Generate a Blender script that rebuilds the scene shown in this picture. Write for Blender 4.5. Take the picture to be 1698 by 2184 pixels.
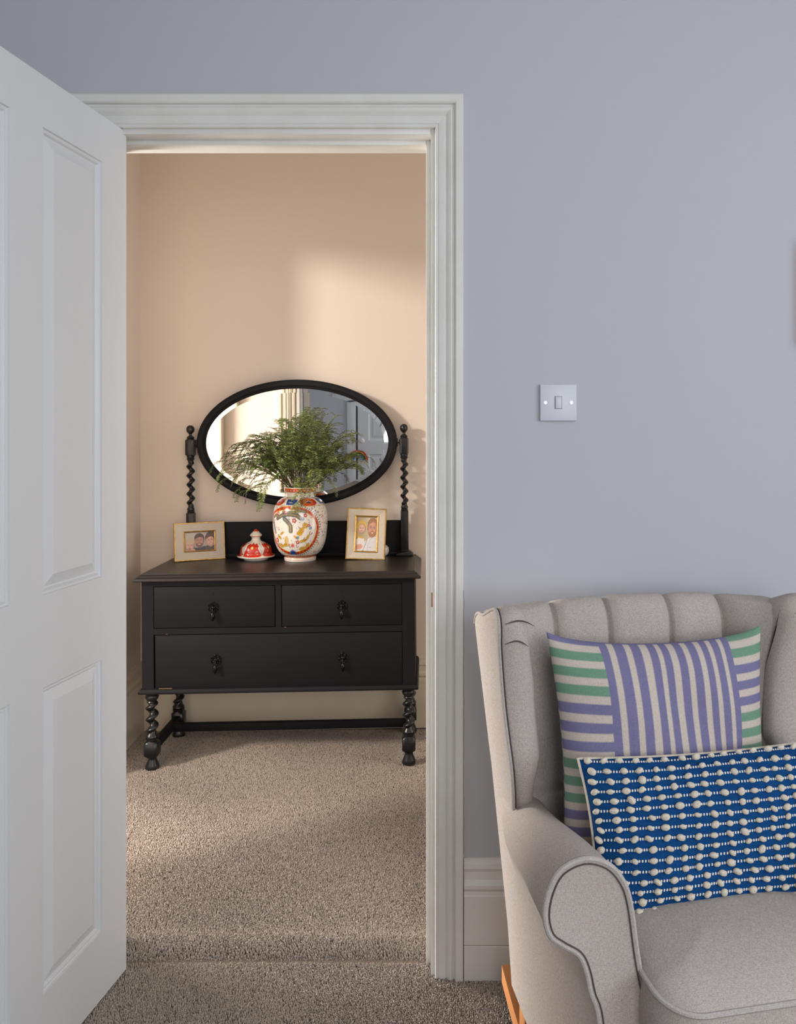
import bpy, bmesh, math, random
import numpy as np
from mathutils import Vector, Matrix
for o in list(bpy.data.objects): bpy.data.objects.remove(o)
random.seed(7); np.random.seed(7)
C = bpy.context.scene.collection
SC = bpy.context.scene
# ------------------------------------------------------------------ camera, world, lights, exposure
FPX, CX, CY, H, ZW = 1750.0, 970.0, 922.0, 1.2767, 1.929
cd = bpy.data.cameras.new('camera'); cam = bpy.data.objects.new('camera', cd); C.objects.link(cam)
cam.location = (0, -ZW, H); cam.rotation_euler = (math.pi/2, 0, 0)
cd.sensor_fit = 'VERTICAL'; cd.sensor_height = 36; cd.lens = FPX/2184*36
cd.shift_x = -(CX-849)/2184; cd.shift_y = (CY-1092)/2184; cd.clip_start = .02
SC.camera = cam
SC.view_settings.view_transform = 'Standard'; SC.view_settings.look = 'None'
SC.view_settings.gamma = 1; SC.view_settings.use_curve_mapping = False
SC.view_settings.exposure = 0.0
W = bpy.data.worlds.new('world'); SC.world = W; W.use_nodes = True
W.node_tree.nodes['Background'].inputs[0].default_value = (.55, .7, 1, 1)
W.node_tree.nodes['Background'].inputs[1].default_value = 1.1

def area(name, loc, target, sx, sy, power, col, shape='RECTANGLE', spread=180):
    l = bpy.data.lights.new(name, 'AREA'); l.shape = shape; l.size = sx; l.size_y = sy
    l.energy = power; l.color = col; l.spread = math.radians(spread)
    o = bpy.data.objects.new(name, l); C.objects.link(o); o.location = loc
    o.rotation_euler = (Vector(target)-Vector(loc)).to_track_quat('-Z', 'Y').to_euler()
    return o
# daylight through the bedroom windows (right wall, behind the armchair's right; and beside the camera)
area('window_daylight', (2.28, -2.15, 1.55), (0, -2.0, 1.35), 1.6, 1.5, 32, (.90, .95, 1.0))
area('window_daylight_rear', (.9, -3.32, 1.5), (.45, 0, .9), 1.5, 1.3, 31, (1.0, .985, .965))
# low warm sun reaching the hall through the open doorway in its left wall, and that room's daylight
area('hall_sun', (-3.9, -1.10, 2.60), (-.3, 1.6, 1.2), .45, .45, 160, (1.0, .90, .77), 'DISK')
area('hall_side_daylight', (-5.0, 2.35, 1.05), (0, -.20, .95), 1.8, 1.9, 630.0, (1.0, .925, .84))
area('hall_fill_light', (1.585, .56, 1.1), (-.9, 1.3, .9), .55, 1.6, 11, (1.0, .935, .865))  # unseen fill lamp, added to brighten the hall from the right

# ------------------------------------------------------------------ helpers
def lin(c):
    c = np.asarray(c, float)/255.0
    return np.where(c <= .04045, c/12.92, ((c+.055)/1.055)**2.4)
def srgb(r, g, b): return tuple(lin((r, g, b)))+(1,)
def at(px, py, D): return Vector(((px-CX)*D/FPX, D-ZW, H-(py-CY)*D/FPX))

def mat(name, col, rough=.6, metal=0, spec=.5, noise=None, bump=None, attr=None, coat=0, sheen=0, stretch=(1, 1, 1)):
    """noise=(scale, amount, darkcol) mottles the colour; bump=(scale, strength, dist)"""
    m = bpy.data.materials.new(name); m.use_nodes = True; nt = m.node_tree; N = nt.nodes; L = nt.links
    b = N['Principled BSDF']; b.inputs['Roughness'].default_value = rough; b.inputs['Metallic'].default_value = metal
    b.inputs['Specular IOR Level'].default_value = spec; b.inputs['Coat Weight'].default_value = coat
    b.inputs['Coat Roughness'].default_value = .08
    if sheen: b.inputs['Sheen Weight'].default_value = sheen
    b.inputs['Base Color'].default_value = col
    tc = N.new('ShaderNodeTexCoord'); mp = N.new('ShaderNodeMapping'); L.new(tc.outputs['Object'], mp.inputs[0])
    mp.inputs['Scale'].default_value = stretch
    src = None
    if attr:
        a = N.new('ShaderNodeVertexColor'); a.layer_name = attr; src = a.outputs[0]; L.new(src, b.inputs['Base Color'])
    if noise:
        n = N.new('ShaderNodeTexNoise'); n.inputs['Scale'].default_value = noise[0]; n.inputs['Detail'].default_value = 4
        L.new(mp.outputs[0], n.inputs[0])
        r = N.new('ShaderNodeMapRange'); r.inputs[1].default_value = .3; r.inputs[2].default_value = .7
        r.inputs[3].default_value = 0; r.inputs[4].default_value = noise[1]; L.new(n.outputs[0], r.inputs[0])
        mx = N.new('ShaderNodeMix'); mx.data_type = 'RGBA'; L.new(r.outputs[0], mx.inputs[0])
        if src: L.new(src, mx.inputs[6])
        else: mx.inputs[6].default_value = col
        mx.inputs[7].default_value = noise[2]; L.new(mx.outputs[2], b.inputs['Base Color'])
    if bump:
        n = N.new('ShaderNodeTexNoise'); n.inputs['Scale'].default_value = bump[0]; n.inputs['Detail'].default_value = 3
        L.new(mp.outputs[0], n.inputs[0])
        bp = N.new('ShaderNodeBump'); bp.inputs['Strength'].default_value = bump[1]; bp.inputs['Distance'].default_value = bump[2]
        L.new(n.outputs[0], bp.inputs['Height']); L.new(bp.outputs[0], b.inputs['Normal'])
    return m

def fabric(name, col, dark, light=None, attr=None, scale=900):
    """woven melange cloth: crossed thread waves plus flecks"""
    m = mat(name, col, .95, spec=.15, attr=attr); nt = m.node_tree; N = nt.nodes; L = nt.links; b = N['Principled BSDF']
    tc = N.new('ShaderNodeTexCoord')
    hs = []
    for sc in ((1, 1, .16), (.16, 1, 1), (1, .16, 1)):
        mp = N.new('ShaderNodeMapping'); mp.inputs['Scale'].default_value = sc; L.new(tc.outputs['Object'], mp.inputs[0])
        n = N.new('ShaderNodeTexNoise'); n.inputs['Scale'].default_value = scale; n.inputs['Detail'].default_value = 2
        L.new(mp.outputs[0], n.inputs[0]); hs.append(n.outputs[0])
    a1 = N.new('ShaderNodeMath'); a1.operation = 'ADD'; L.new(hs[0], a1.inputs[0]); L.new(hs[1], a1.inputs[1])
    a2 = N.new('ShaderNodeMath'); a2.operation = 'ADD'; L.new(a1.outputs[0], a2.inputs[0]); L.new(hs[2], a2.inputs[1])
    r = N.new('ShaderNodeMapRange'); r.inputs[1].default_value = 1.2; r.inputs[2].default_value = 1.8
    r.inputs[3].default_value = .85; r.inputs[4].default_value = 0; L.new(a2.outputs[0], r.inputs[0])
    mx = N.new('ShaderNodeMix'); mx.data_type = 'RGBA'; L.new(r.outputs[0], mx.inputs[0])
    if attr:
        src = [l for l in L if l.to_socket == b.inputs['Base Color']][0].from_socket
        L.new(src, mx.inputs[6])
        dk = N.new('ShaderNodeMix'); dk.data_type = 'RGBA'; dk.blend_type = 'MULTIPLY'; dk.inputs[0].default_value = 1
        L.new(src, dk.inputs[6]); dk.inputs[7].default_value = dark; L.new(dk.outputs[2], mx.inputs[7])
    else:
        mx.inputs[6].default_value = col; mx.inputs[7].default_value = dark
    L.new(mx.outputs[2], b.inputs['Base Color'])
    bp = N.new('ShaderNodeBump'); bp.inputs['Strength'].default_value = .35; bp.inputs['Distance'].default_value = .0006
    L.new(a2.outputs[0], bp.inputs['Height']); L.new(bp.outputs[0], b.inputs['Normal'])
    return m

def tag(o, label=None, cat=None, group=None, kind=None):
    if label: o['label'] = label
    if cat: o['category'] = cat
    if group: o['group'] = group
    if kind: o['kind'] = kind
    return o
def empty(name, loc=(0, 0, 0), rot=(0, 0, 0), **k):
    o = bpy.data.objects.new(name, None); C.objects.link(o); o.location = loc; o.rotation_euler = rot
    o.empty_display_size = .05
    return tag(o, **k)
def link(name, me, m, parent=None, **k):
    if m and not me.materials: me.materials.append(m)
    o = bpy.data.objects.new(name, me); C.objects.link(o)
    if parent: o.parent = parent
    return tag(o, **k)
def pmesh(name, V, F, m, parent=None, smooth=True, sharp=35, cols=None, fix=True, **k):
    me = bpy.data.meshes.new(name); me.from_pydata([tuple(v) for v in V], [], F)
    if fix:
        bm = bmesh.new(); bm.from_mesh(me); bmesh.ops.recalc_face_normals(bm, faces=bm.faces); bm.to_mesh(me); bm.free()
    if cols is not None:
        ca = me.color_attributes.new('col', 'FLOAT_COLOR', 'POINT')
        c = np.ones((len(V), 4), np.float32); c[:, :3] = cols; ca.data.foreach_set('color', c.ravel())
    if smooth:
        me.polygons.foreach_set('use_smooth', [True]*len(me.polygons))
        if sharp: me.set_sharp_from_angle(angle=math.radians(sharp))
    return link(name, me, m, parent, **k)

class MB:
    """collects simple solids into one mesh"""
    def __init__(s): s.bm = bmesh.new()
    def add(s, V, F, M=None):
        vs = [s.bm.verts.new(M @ Vector(v) if M else Vector(v)) for v in V]
        for f in F:
            try: s.bm.faces.new([vs[i] for i in f])
            except ValueError: pass
        return s
    def box(s, x0, x1, y0, y1, z0, z1, bev=0, M=None, seg=2):
        b = bmesh.new()
        vs = [b.verts.new((x, y, z)) for x in (x0, x1) for y in (y0, y1) for z in (z0, z1)]
        for f in ((0, 1, 3, 2), (4, 6, 7, 5), (0, 4, 5, 1), (2, 3, 7, 6), (0, 2, 6, 4), (1, 5, 7, 3)): b.faces.new([vs[i] for i in f])
        if bev: bmesh.ops.bevel(b, geom=b.edges[:], offset=bev, segments=seg, affect='EDGES', profile=.5)
        if M: b.transform(M)
        me = bpy.data.meshes.new('t'); b.to_mesh(me); b.free(); s.bm.from_mesh(me); bpy.data.meshes.remove(me)
        return s
    def rings(s, R, closed_u=True, cap=True):
        """R: list of rings (equal length lists of points)"""
        n = len(R[0]); vs = [[s.bm.verts.new(p) for p in r] for r in R]
        for a, b in zip(vs, vs[1:]):
            for i in range(n if closed_u else n-1):
                j = (i+1) % n
                try: s.bm.faces.new((a[i], a[j], b[j], b[i]))
                except ValueError: pass
        if cap:
            s.bm.faces.new(vs[0][::-1]); s.bm.faces.new(vs[-1])
        return s
    def lathe(s, prof, n=32, M=None, cap=True):
        R = [[(M or Matrix()) @ Vector((r*math.cos(2*math.pi*i/n), r*math.sin(2*math.pi*i/n), z)) for i in range(n)] for r, z in prof]
        return s.rings(R, cap=cap)
    def tube(s, P, r, n=8, cap=True, closed=False):
        P = [Vector(p) for p in P]; rr = r if hasattr(r, '__len__') else [r]*len(P); R = []; up = None
        for i, p in enumerate(P):
            if closed: t = P[(i+1) % len(P)]-P[i-1]
            else: t = P[min(i+1, len(P)-1)]-P[max(i-1, 0)]
            t.normalize()
            if up is None:
                up = Vector((0, 0, 1)) if abs(t.z) < .9 else Vector((1, 0, 0))
            a = t.cross(up).normalized(); up = a.cross(t).normalized()
            R.append([p+rr[i]*(a*math.cos(2*math.pi*k/n)+up*math.sin(2*math.pi*k/n)) for k in range(n)])
        if closed: R.append(R[0])
        return s.rings(R, cap=cap and not closed)
    def build(s, name, m, parent=None, smooth=True, sharp=35, **k):
        bmesh.ops.recalc_face_normals(s.bm, faces=s.bm.faces)
        me = bpy.data.meshes.new(name); s.bm.to_mesh(me); s.bm.free()
        if smooth:
            me.polygons.foreach_set('use_smooth', [True]*len(me.polygons))
            if sharp: me.set_sharp_from_angle(angle=math.radians(sharp))
        return link(name, me, m, parent, **k)
def smoothstep(a, b, x):
    t = np.clip((x-a)/(b-a), 0, 1); return t*t*(3-2*t)
def catmull(P, n, closed=True):
    P = np.array(P, float); m = len(P); out = []
    for k in range(n):
        t = k/n*m if closed else k/(n-1)*(m-1)
        i = int(min(t, m-1-(0 if closed else 1))); f = t-i
        g = (lambda j: P[j % m]) if closed else (lambda j: P[min(max(j, 0), m-1)])
        a, b, c, d = g(i-1), g(i), g(i+1), g(i+2)
        out.append(.5*((2*b)+(-a+c)*f+(2*a-5*b+4*c-d)*f*f+(-a+3*b-3*c+d)*f**3))
    return out

# ------------------------------------------------------------------ materials
M_wall = mat('blue_grey_wall_paint', srgb(190, 191, 197), .85, spec=.25, noise=(3, .12, srgb(184, 185, 189)), bump=(180, .12, .0008))
M_hall = mat('peach_wall_paint', srgb(226, 213, 200), .8, spec=.25, noise=(2.5, .15, srgb(220, 206, 192)), bump=(160, .12, .0008))
M_ceil = mat('ceiling_white', srgb(225, 224, 220), .9)
M_gloss = mat('white_gloss_wood', srgb(226, 225, 220), .35, spec=.45, noise=(14, .35, srgb(206, 203, 193)), bump=(22, .15, .001))
M_doorp = mat('door_white', srgb(210, 212, 214), .38, spec=.45, noise=(9, .25, srgb(208, 208, 205)), bump=(260, .25, .0007), stretch=(1, 1, .06))
M_skirt = mat('hall_skirting_paint', srgb(214, 204, 186), .5, spec=.4, noise=(12, .4, srgb(204, 192, 172)))
M_black = mat('black_painted_wood', srgb(27, 27, 31), .6, spec=.2, noise=(30, .5, srgb(22, 21, 24)), bump=(45, .2, .001), stretch=(.15, 1, 1))
M_blacktop = mat('black_waxed_top', srgb(30, 27, 26), .36, spec=.5, noise=(9, .6, srgb(44, 36, 31)), bump=(40, .2, .0008), stretch=(.12, 1, 1))
M_blackgloss = mat('black_gloss_turning', srgb(30, 30, 32), .28, spec=.5)
M_iron = mat('blackened_brass', srgb(20, 18, 15), .25, metal=.6, spec=.6)
M_hole = mat('keyhole_dark', (.002, .002, .002, 1), .9)
M_bare = mat('bare_chipped_wood', srgb(150, 112, 80), .8)
M_mirror = mat('mirror_silver', (.93, .93, .91, 1), .005, metal=1)
M_chair = fabric('oatmeal_linen', srgb(196, 187, 180), srgb(150, 140, 134), scale=1100)
M_pipe = fabric('grey_linen_piping', srgb(194, 187, 181), srgb(158, 150, 145))
M_seam = mat('dark_seam', srgb(88, 80, 76), .95, spec=.1)
M_oak = mat('honey_oak', srgb(205, 140, 84), .45, noise=(14, .6, srgb(184, 118, 64)), bump=(60, .15, .0006), stretch=(1, .1, 1))
M_gold = mat('rubbed_gold', srgb(222, 184, 110), .38, metal=.75, noise=(60, .7, srgb(160, 118, 60)))
M_linen = mat('frame_linen_mount', srgb(214, 202, 184), .9, noise=(420, .5, srgb(188, 174, 156)), bump=(500, .4, .0005))
M_plastic = mat('white_switch_plastic', srgb(206, 208, 216), .35)
M_screw = mat('screw_metal', srgb(170, 185, 200), .3, metal=1)
M_photo = mat('photo_print', (1, 1, 1, 1), .4, attr='col', coat=.2)
M_porc = mat('glazed_porcelain', (1, 1, 1, 1), .25, attr='col', coat=.9, spec=.5)
M_white = mat('white_ceramic', srgb(232, 224, 214), .3, coat=.5)
M_leaf = mat('leaf_green', srgb(104, 124, 74), .55, attr='col')
M_stripe = fabric('striped_cotton', (1, 1, 1, 1), (.72, .72, .72, 1), attr='col', scale=1100)
M_blue = mat('blue_woven_cotton', srgb(7, 72, 128), .9, spec=.2, noise=(500, .7, srgb(4, 50, 98)), bump=(420, .8, .0015))
M_cream = mat('cream_cotton_cord', srgb(216, 206, 190), .95, spec=.15, noise=(300, .4, srgb(190, 178, 160)), bump=(500, .5, .0008))
M_stitch = mat('white_cotton_stitch', srgb(226, 224, 220), .95, spec=.15)
def carpetmat(name):
    return mat(name, srgb(160, 146, 133), .95, spec=.1, noise=(420, .9, srgb(112, 100, 90)), bump=(380, 1, .006))
M_carpet = carpetmat('taupe_carpet')
M_pile = mat('taupe_carpet_pile', (1, 1, 1, 1), .95, spec=.1, attr='col', sheen=.15)

# ------------------------------------------------------------------ structure of the near room
OPL, OPR, OPT = -.845, -.033, 1.992
XL, XR, YB, CEIL = -1.25, 2.3, -3.4, 2.62
m = MB(); m.box(XL-.12, OPL, 0, .118, 0, CEIL); m.box(OPR, XR+.12, 0, .118, 0, CEIL); m.box(OPL, OPR, 0, .118, OPT, CEIL)
m.build('wall_front', M_wall, kind='structure', smooth=False)
MB().box(XL-.1, XL, YB, 0, 0, CEIL).build('wall_left', M_wall, kind='structure', smooth=False)
m = MB(); m.box(XR, XR+.12, YB, -2.65, 0, CEIL); m.box(XR, XR+.12, -1.25, 0, 0, CEIL)
m.box(XR, XR+.12, -2.65, -1.25, 0, .75); m.box(XR, XR+.12, -2.65, -1.25, 2.35, CEIL)
m.build('wall_right', M_wall, kind='structure', smooth=False)
# window frame in the right wall
m = MB()
for z in (.75, 1.52, 2.29): m.box(XR+.03, XR+.08, -2.65, -1.25, z, z+.06, .004)
for y in (-2.65, -1.98, -1.31): m.box(XR+.03, XR+.08, y, y+.06, .75, 2.35, .004)
m.build('window_1', M_gloss, kind='structure')
WB0, WB1 = .1, 1.7
m = MB(); m.box(XL, -.66, YB-.1, YB, 0, CEIL); m.box(.16, WB0, YB-.1, YB, 0, CEIL) if False else None
m.box(-.66, .16, YB-.1, YB, 2.0, CEIL); m.box(.16, XR, YB-.1, YB, 0, .95); m.box(.16, XR, YB-.1, YB, 2.4, CEIL)
m.box(.16, .2, YB-.1, YB, .95, 2.4); m.box(1.65, XR, YB-.1, YB, .95, 2.4); m.box(-.67, .16, YB-.12, YB-.05, 0, 2.0)
m.build('wall_back', M_wall, kind='structure', smooth=False)
m = MB()
for z in (.95, 1.65, 2.34): m.box(.2, 1.65, YB-.07, YB-.03, z, z+.05, .004)
for x in (.2, .9, 1.6): m.box(x, x+.05, YB-.07, YB-.03, .95, 2.39, .004)
m.build('window_2', M_gloss, kind='structure')
MB().box(XL-.1, XR+.1, YB-.1, 0, CEIL, CEIL+.05).build('ceiling', M_ceil, kind='structure', smooth=False)

# ------------------------------------------------------------------ skirtings and door casing
def extr(prof, A, B, nrm, ztop=None):
    """sweep (d, z) profile from A to B; nrm points into the room"""
    A = Vector(A); B = Vector(B); n = Vector(nrm)
    return [[P+n*d+Vector((0, 0, z)) for d, z in prof] for P in (A, B)]
SK = [(0, 0), (.020, 0), (.020, .196), (.0185, .199), (.0185, .202), (.017, .206), (.0215, .214), (.0215, .222), (.013, .232), (.0115, .250), (.015, .258), (.013, .268), (.007, .274), (.0065, .279), (0, .279)]
def skirting(name, A, B, n, m_, prof=SK):
    b = MB(); b.rings(extr(prof, A, B, n)); return b.build(name, m_, kind='structure', sharp=25)
# lower board joint line on the near skirting: two boards
SK_low = [(0, 0), (.0205, 0), (.0205, .0795), (.019, .081), (0, .081)]
SK_up = [(0, .082), (.019, .082), (.0203, .0835)]+SK[2:]
CAS_R = .0195
b = MB(); b.rings(extr(SK_up, (CAS_R+.002, 0, 0), (XR, 0, 0), (0, -1, 0))); b.build('baseboard_front', M_gloss, kind='structure', sharp=25)
b = MB(); b.rings(extr(SK_low, (CAS_R+.002, 0, 0), (XR, 0, 0), (0, -1, 0))); b.build('baseboard_front_lower', M_gloss, kind='structure', sharp=25)
skirting('baseboard_left', (XL, -.0, 0), (XL, YB, 0), (1, 0, 0), M_gloss)
skirting('baseboard_right', (XR, -.0, 0), (XR, YB, 0), (-1, 0, 0), M_gloss)
# casing profile (u outwards from the opening, d proud of the wall)
CP = [(0, 0), (0, .010), (.0015, .0125), (.005, .0125), (.0075, .0105), (.009, .0125), (.019, .0145), (.0235, .0145), (.026, .011), (.0285, .0135), (.033, .0175), (.038, .019), (.0415, .0165), (.043, .0135), (.0455, .0135), (.0475, .021), (.050, .0235), (.064, .0235), (.066, .0215), (.066, 0)]
XIL, XIR, ZI = -.840, -.0463, 1.989
kz = 1.14
b = MB(); b.rings([[(XIR+u, -d, 0) for u, d in CP], [(XIR+u, -d, ZI+u*kz) for u, d in CP]]); b.build('trim_1', M_gloss, kind='structure', sharp=28)
b = MB(); b.rings([[(XIL-u, -d, ZI+u*kz) for u, d in CP], [(XIR+u, -d, ZI+u*kz) for u, d in CP]]); b.build('trim_2', M_gloss, kind='structure', sharp=28)
b = MB(); b.rings([[(XIL-u, -d, 0) for u, d in CP], [(XIL-u, -d, ZI+u*kz) for u, d in CP]]); b.build('trim_3', M_gloss, kind='structure', sharp=28)
P = [(.0208+.0009*math.sin(k*1.7)*(k % 3)/2, -.0003, .285+.62*k/40) for k in range(41)]
MB().tube(P, .0004, 4).build('wall_crack', mat('hairline_crack', srgb(96, 90, 86), .95), kind='structure')
MB().box(-.0555, -.0515, -.0118, -.0098, .868, .902, .0008).build('paint_chip', mat('bare_chip', srgb(150, 110, 80), .9), kind='structure')
# jamb lining and stops
LT = 1.977
b = MB()
b.box(-.0562, OPR+.001, -.001, .132, 0, OPT, .0015); b.box(OPL-.001, -.830, -.001, .132, 0, OPT, .0015); b.box(-.830, -.0562, -.001, .132, LT, OPT+.001, .0015)
b.build('door_frame', M_gloss, kind='structure')
b = MB()
b.box(-.0686, -.0555, .040, .076, 0, LT+.0005, .0018); b.box(-.8305, -.818, .040, .076, 0, LT+.0005, .0018); b.box(-.818, -.0686, .040, .076, 1.9665, LT+.0005, .0018)
b.build('trim_4', M_gloss, kind='structure')
# hall side casing
CPh = [(0, 0), (0, .012), (.012, .014), (.018, .010), (.024, .018), (.04, .024), (.046, .018), (.052, .024), (.07, .024), (.078, .03), (.094, .03), (.098, .026), (.1, 0)]
b = MB(); b.rings([[(XIL-.014-u, .128+d, 0) for u, d in CPh], [(XIL-.014-u, .128+d, ZI+u) for u, d in CPh]])
b.rings([[(XIR+.03+u, .128+d, 0) for u, d in CPh], [(XIR+.03+u, .128+d, ZI+u) for u, d in CPh]])
b.rings([[(XIL-.014-u, .128+d, ZI+u) for u, d in CPh], [(XIR+.03+u, .128+d, ZI+u) for u, d in CPh]]); b.build('trim_5', M_skirt, kind='structure', sharp=28)

# ------------------------------------------------------------------ open door leaf (local: x along leaf, y through thickness, z up)
LW, LH, LTK = .755, 1.980, .035
ang = math.radians(7.6)
leaf = empty('door_1', (-.7775, .013, .007), (0, 0, math.atan2(-math.cos(ang), -math.sin(ang))), kind='structure')
# local +x -> towards the camera; local +y -> right-hand normal (visible face)
PX = [(.1025, .313), (.412, .6225)]; PZ = [(.151, .761), (.9455, 1.877)]
def leaf_frame():
    m = MB(); xs = [0, .1025, .313, .412, .6225, LW]; zs = [0, .151, .761, .9455, 1.877, LH]
    for i in (0, 2, 4): m.box(xs[i], xs[i+1], -LTK, 0, 0, LH)
    for i in (1, 3):
        for j in (0, 2, 4): m.box(xs[i], xs[i+1], -LTK, 0, zs[j], zs[j+1])
    bmesh.ops.remove_doubles(m.bm, verts=m.bm.verts, dist=1e-5)
    return m
leaf_frame().build('frame', M_doorp, leaf, smooth=False)
def panel(x0, x1, z0, z1):
    """moulded raised panel: steps (inset, depth)"""
    m = MB(); st = [(0, 0), (.0012, -.004), (.005, -.0055), (.008, -.0042), (.011, -.009), (.014, -.0095), (.036, -.002), (.0365, -.0014)]
    for sgn in (0, 1):
        R = []
        for i, d in st:
            y = d if not sgn else -LTK-d
            R.append([(x0+i, y, z0+i), (x1-i, y, z0+i), (x1-i, y, z1-i), (x0+i, y, z1-i)])
        m.rings(R, cap=False); r = R[-1]; m.add(r, [(0, 1, 2, 3)])
    return m
for (a, c) in PX:
    for (d, e) in PZ: panel(a, c, d, e).build('panel', M_doorp, leaf, sharp=12)
m = MB(); m.lathe([(.004, 0), (.024, .001), (.025, .004), (.011, .008), (.009, .03), (.012, .036), (.026, .044), (.028, .056), (.022, .066), (.002, .07)], 24, Matrix.Translation((.69, 0, .99)) @ Matrix.Rotation(-math.pi/2, 4, 'X'))
m.build('door_knob', M_screw, leaf)
for z in (.22, 1.05, 1.75): MB().lathe([(.005, 0), (.005, .09)], 10, Matrix.Translation((-.004, -LTK-.004, z))).build('hinge', M_screw, leaf)

# ------------------------------------------------------------------ hall shell, in a frame turned by EPS
EPS = math.atan(.036)
HR = Matrix.Translation((-.75, 1.617, 0)) @ Matrix.Rotation(EPS, 4, 'Z')
def hall(o): o.matrix_world = HR; return o
AL, AR = -.600, 2.35
hall(MB().box(AL-.3, AR+.1, 0, .1, 0, CEIL).build('wall_hall_back', M_hall, kind='structure', smooth=False))
m = MB(); m.box(AL-.22, AL, -.53, .0, 0, CEIL); m.box(AL-.22, AL, -1.52, -1.41, 0, CEIL); m.box(AL-.22, AL, -1.41, -.53, 2.18, CEIL)
hall(m.build('wall_hall_left', M_hall, kind='structure', smooth=False))
m = MB(); m.box(AR, AR+.1, -1.7, -1.42, 0, CEIL); m.box(AR, AR+.1, -.78, 0, 0, CEIL); m.box(AR, AR+.1, -1.42, -.78, 0, .35); m.box(AR, AR+.1, -1.42, -.78, 2.1, CEIL)  # opening in this wall is made up to house the hall fill lamp
hall(m.build('wall_hall_right', M_hall, kind='structure', smooth=False))
m = MB()
for z in (.35, 1.2, 2.05): m.box(AR+.05, AR+.09, -1.42, -.78, z, z+.05, .004)
for y in (-1.42, -1.12, -.83): m.box(AR+.05, AR+.09, y, y+.05, .35, 2.1, .004)
hall(m.build('added_fill_window', M_skirt, kind='structure'))  # made-up window frame, added around the fill lamp's opening
m = MB(); y0, y1 = .1181, .130
m.box(-1.62, OPL, y0, y1, 0, CEIL); m.box(OPR, 1.65, y0, y1, 0, CEIL); m.box(OPL, OPR, y0, y1, OPT, CEIL)
m.build('wall_hall_front', M_hall, kind='structure', smooth=False)
MB().box(-1.7, 1.75, .118, 1.9, CEIL-.02, CEIL+.04).build('ceiling_hall', M_ceil, kind='structure', smooth=False)
# dado rail on the hall side of the front wall
DR = [(0, 0), (.01, .004), (.014, .02), (.028, .028), (.03, .04), (.016, .05), (.01, .066), (0, .07)]
b = MB(); b.rings(extr(DR, (-1.45, .13, 1.08), (-.954, .13, 1.08), (0, 1, 0))); b.build('trim_6', M_skirt, kind='structure')
SKh = [(d*1.15, z*1.05) for d, z in SK]
def hskirt(name, A, B, n, prof=SKh):
    bb = MB(); bb.rings(extr(prof, A, B, n)); return hall(bb.build(name, M_skirt, kind='structure', sharp=25))
hskirt('baseboard_hall_back', (AL, 0, 0), (AR, 0, 0), (0, -1, 0))
hskirt('baseboard_hall_left', (AL, 0, 0), (AL, -.46, 0), (1, 0, 0))
skirting('baseboard_hall_front', (-1.4, .13, 0), (-.954, .13, 0), (0, 1, 0), M_skirt, SKh)
# casing round the doorway in the hall's left wall
m = MB()
for q in (-.53, -1.48): m.box(AL-.005, AL+.024, q, q+.07, 0, 2.25, .006)
m.box(AL-.005, AL+.024, -1.48, -.46, 2.18, 2.25, .006)
hall(m.build('trim_7', M_skirt, kind='structure'))
# room glimpsed beyond that doorway
MB().box(-6.2, -1.66, 3.3, 3.4, 0, CEIL).build('wall_side_room', M_hall, kind='structure', smooth=False)
MB().box(-6.2, -1.4, -2.4, 3.4, -.05, 0).build('floor_side_room', M_carpet, kind='structure', smooth=False)

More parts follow.
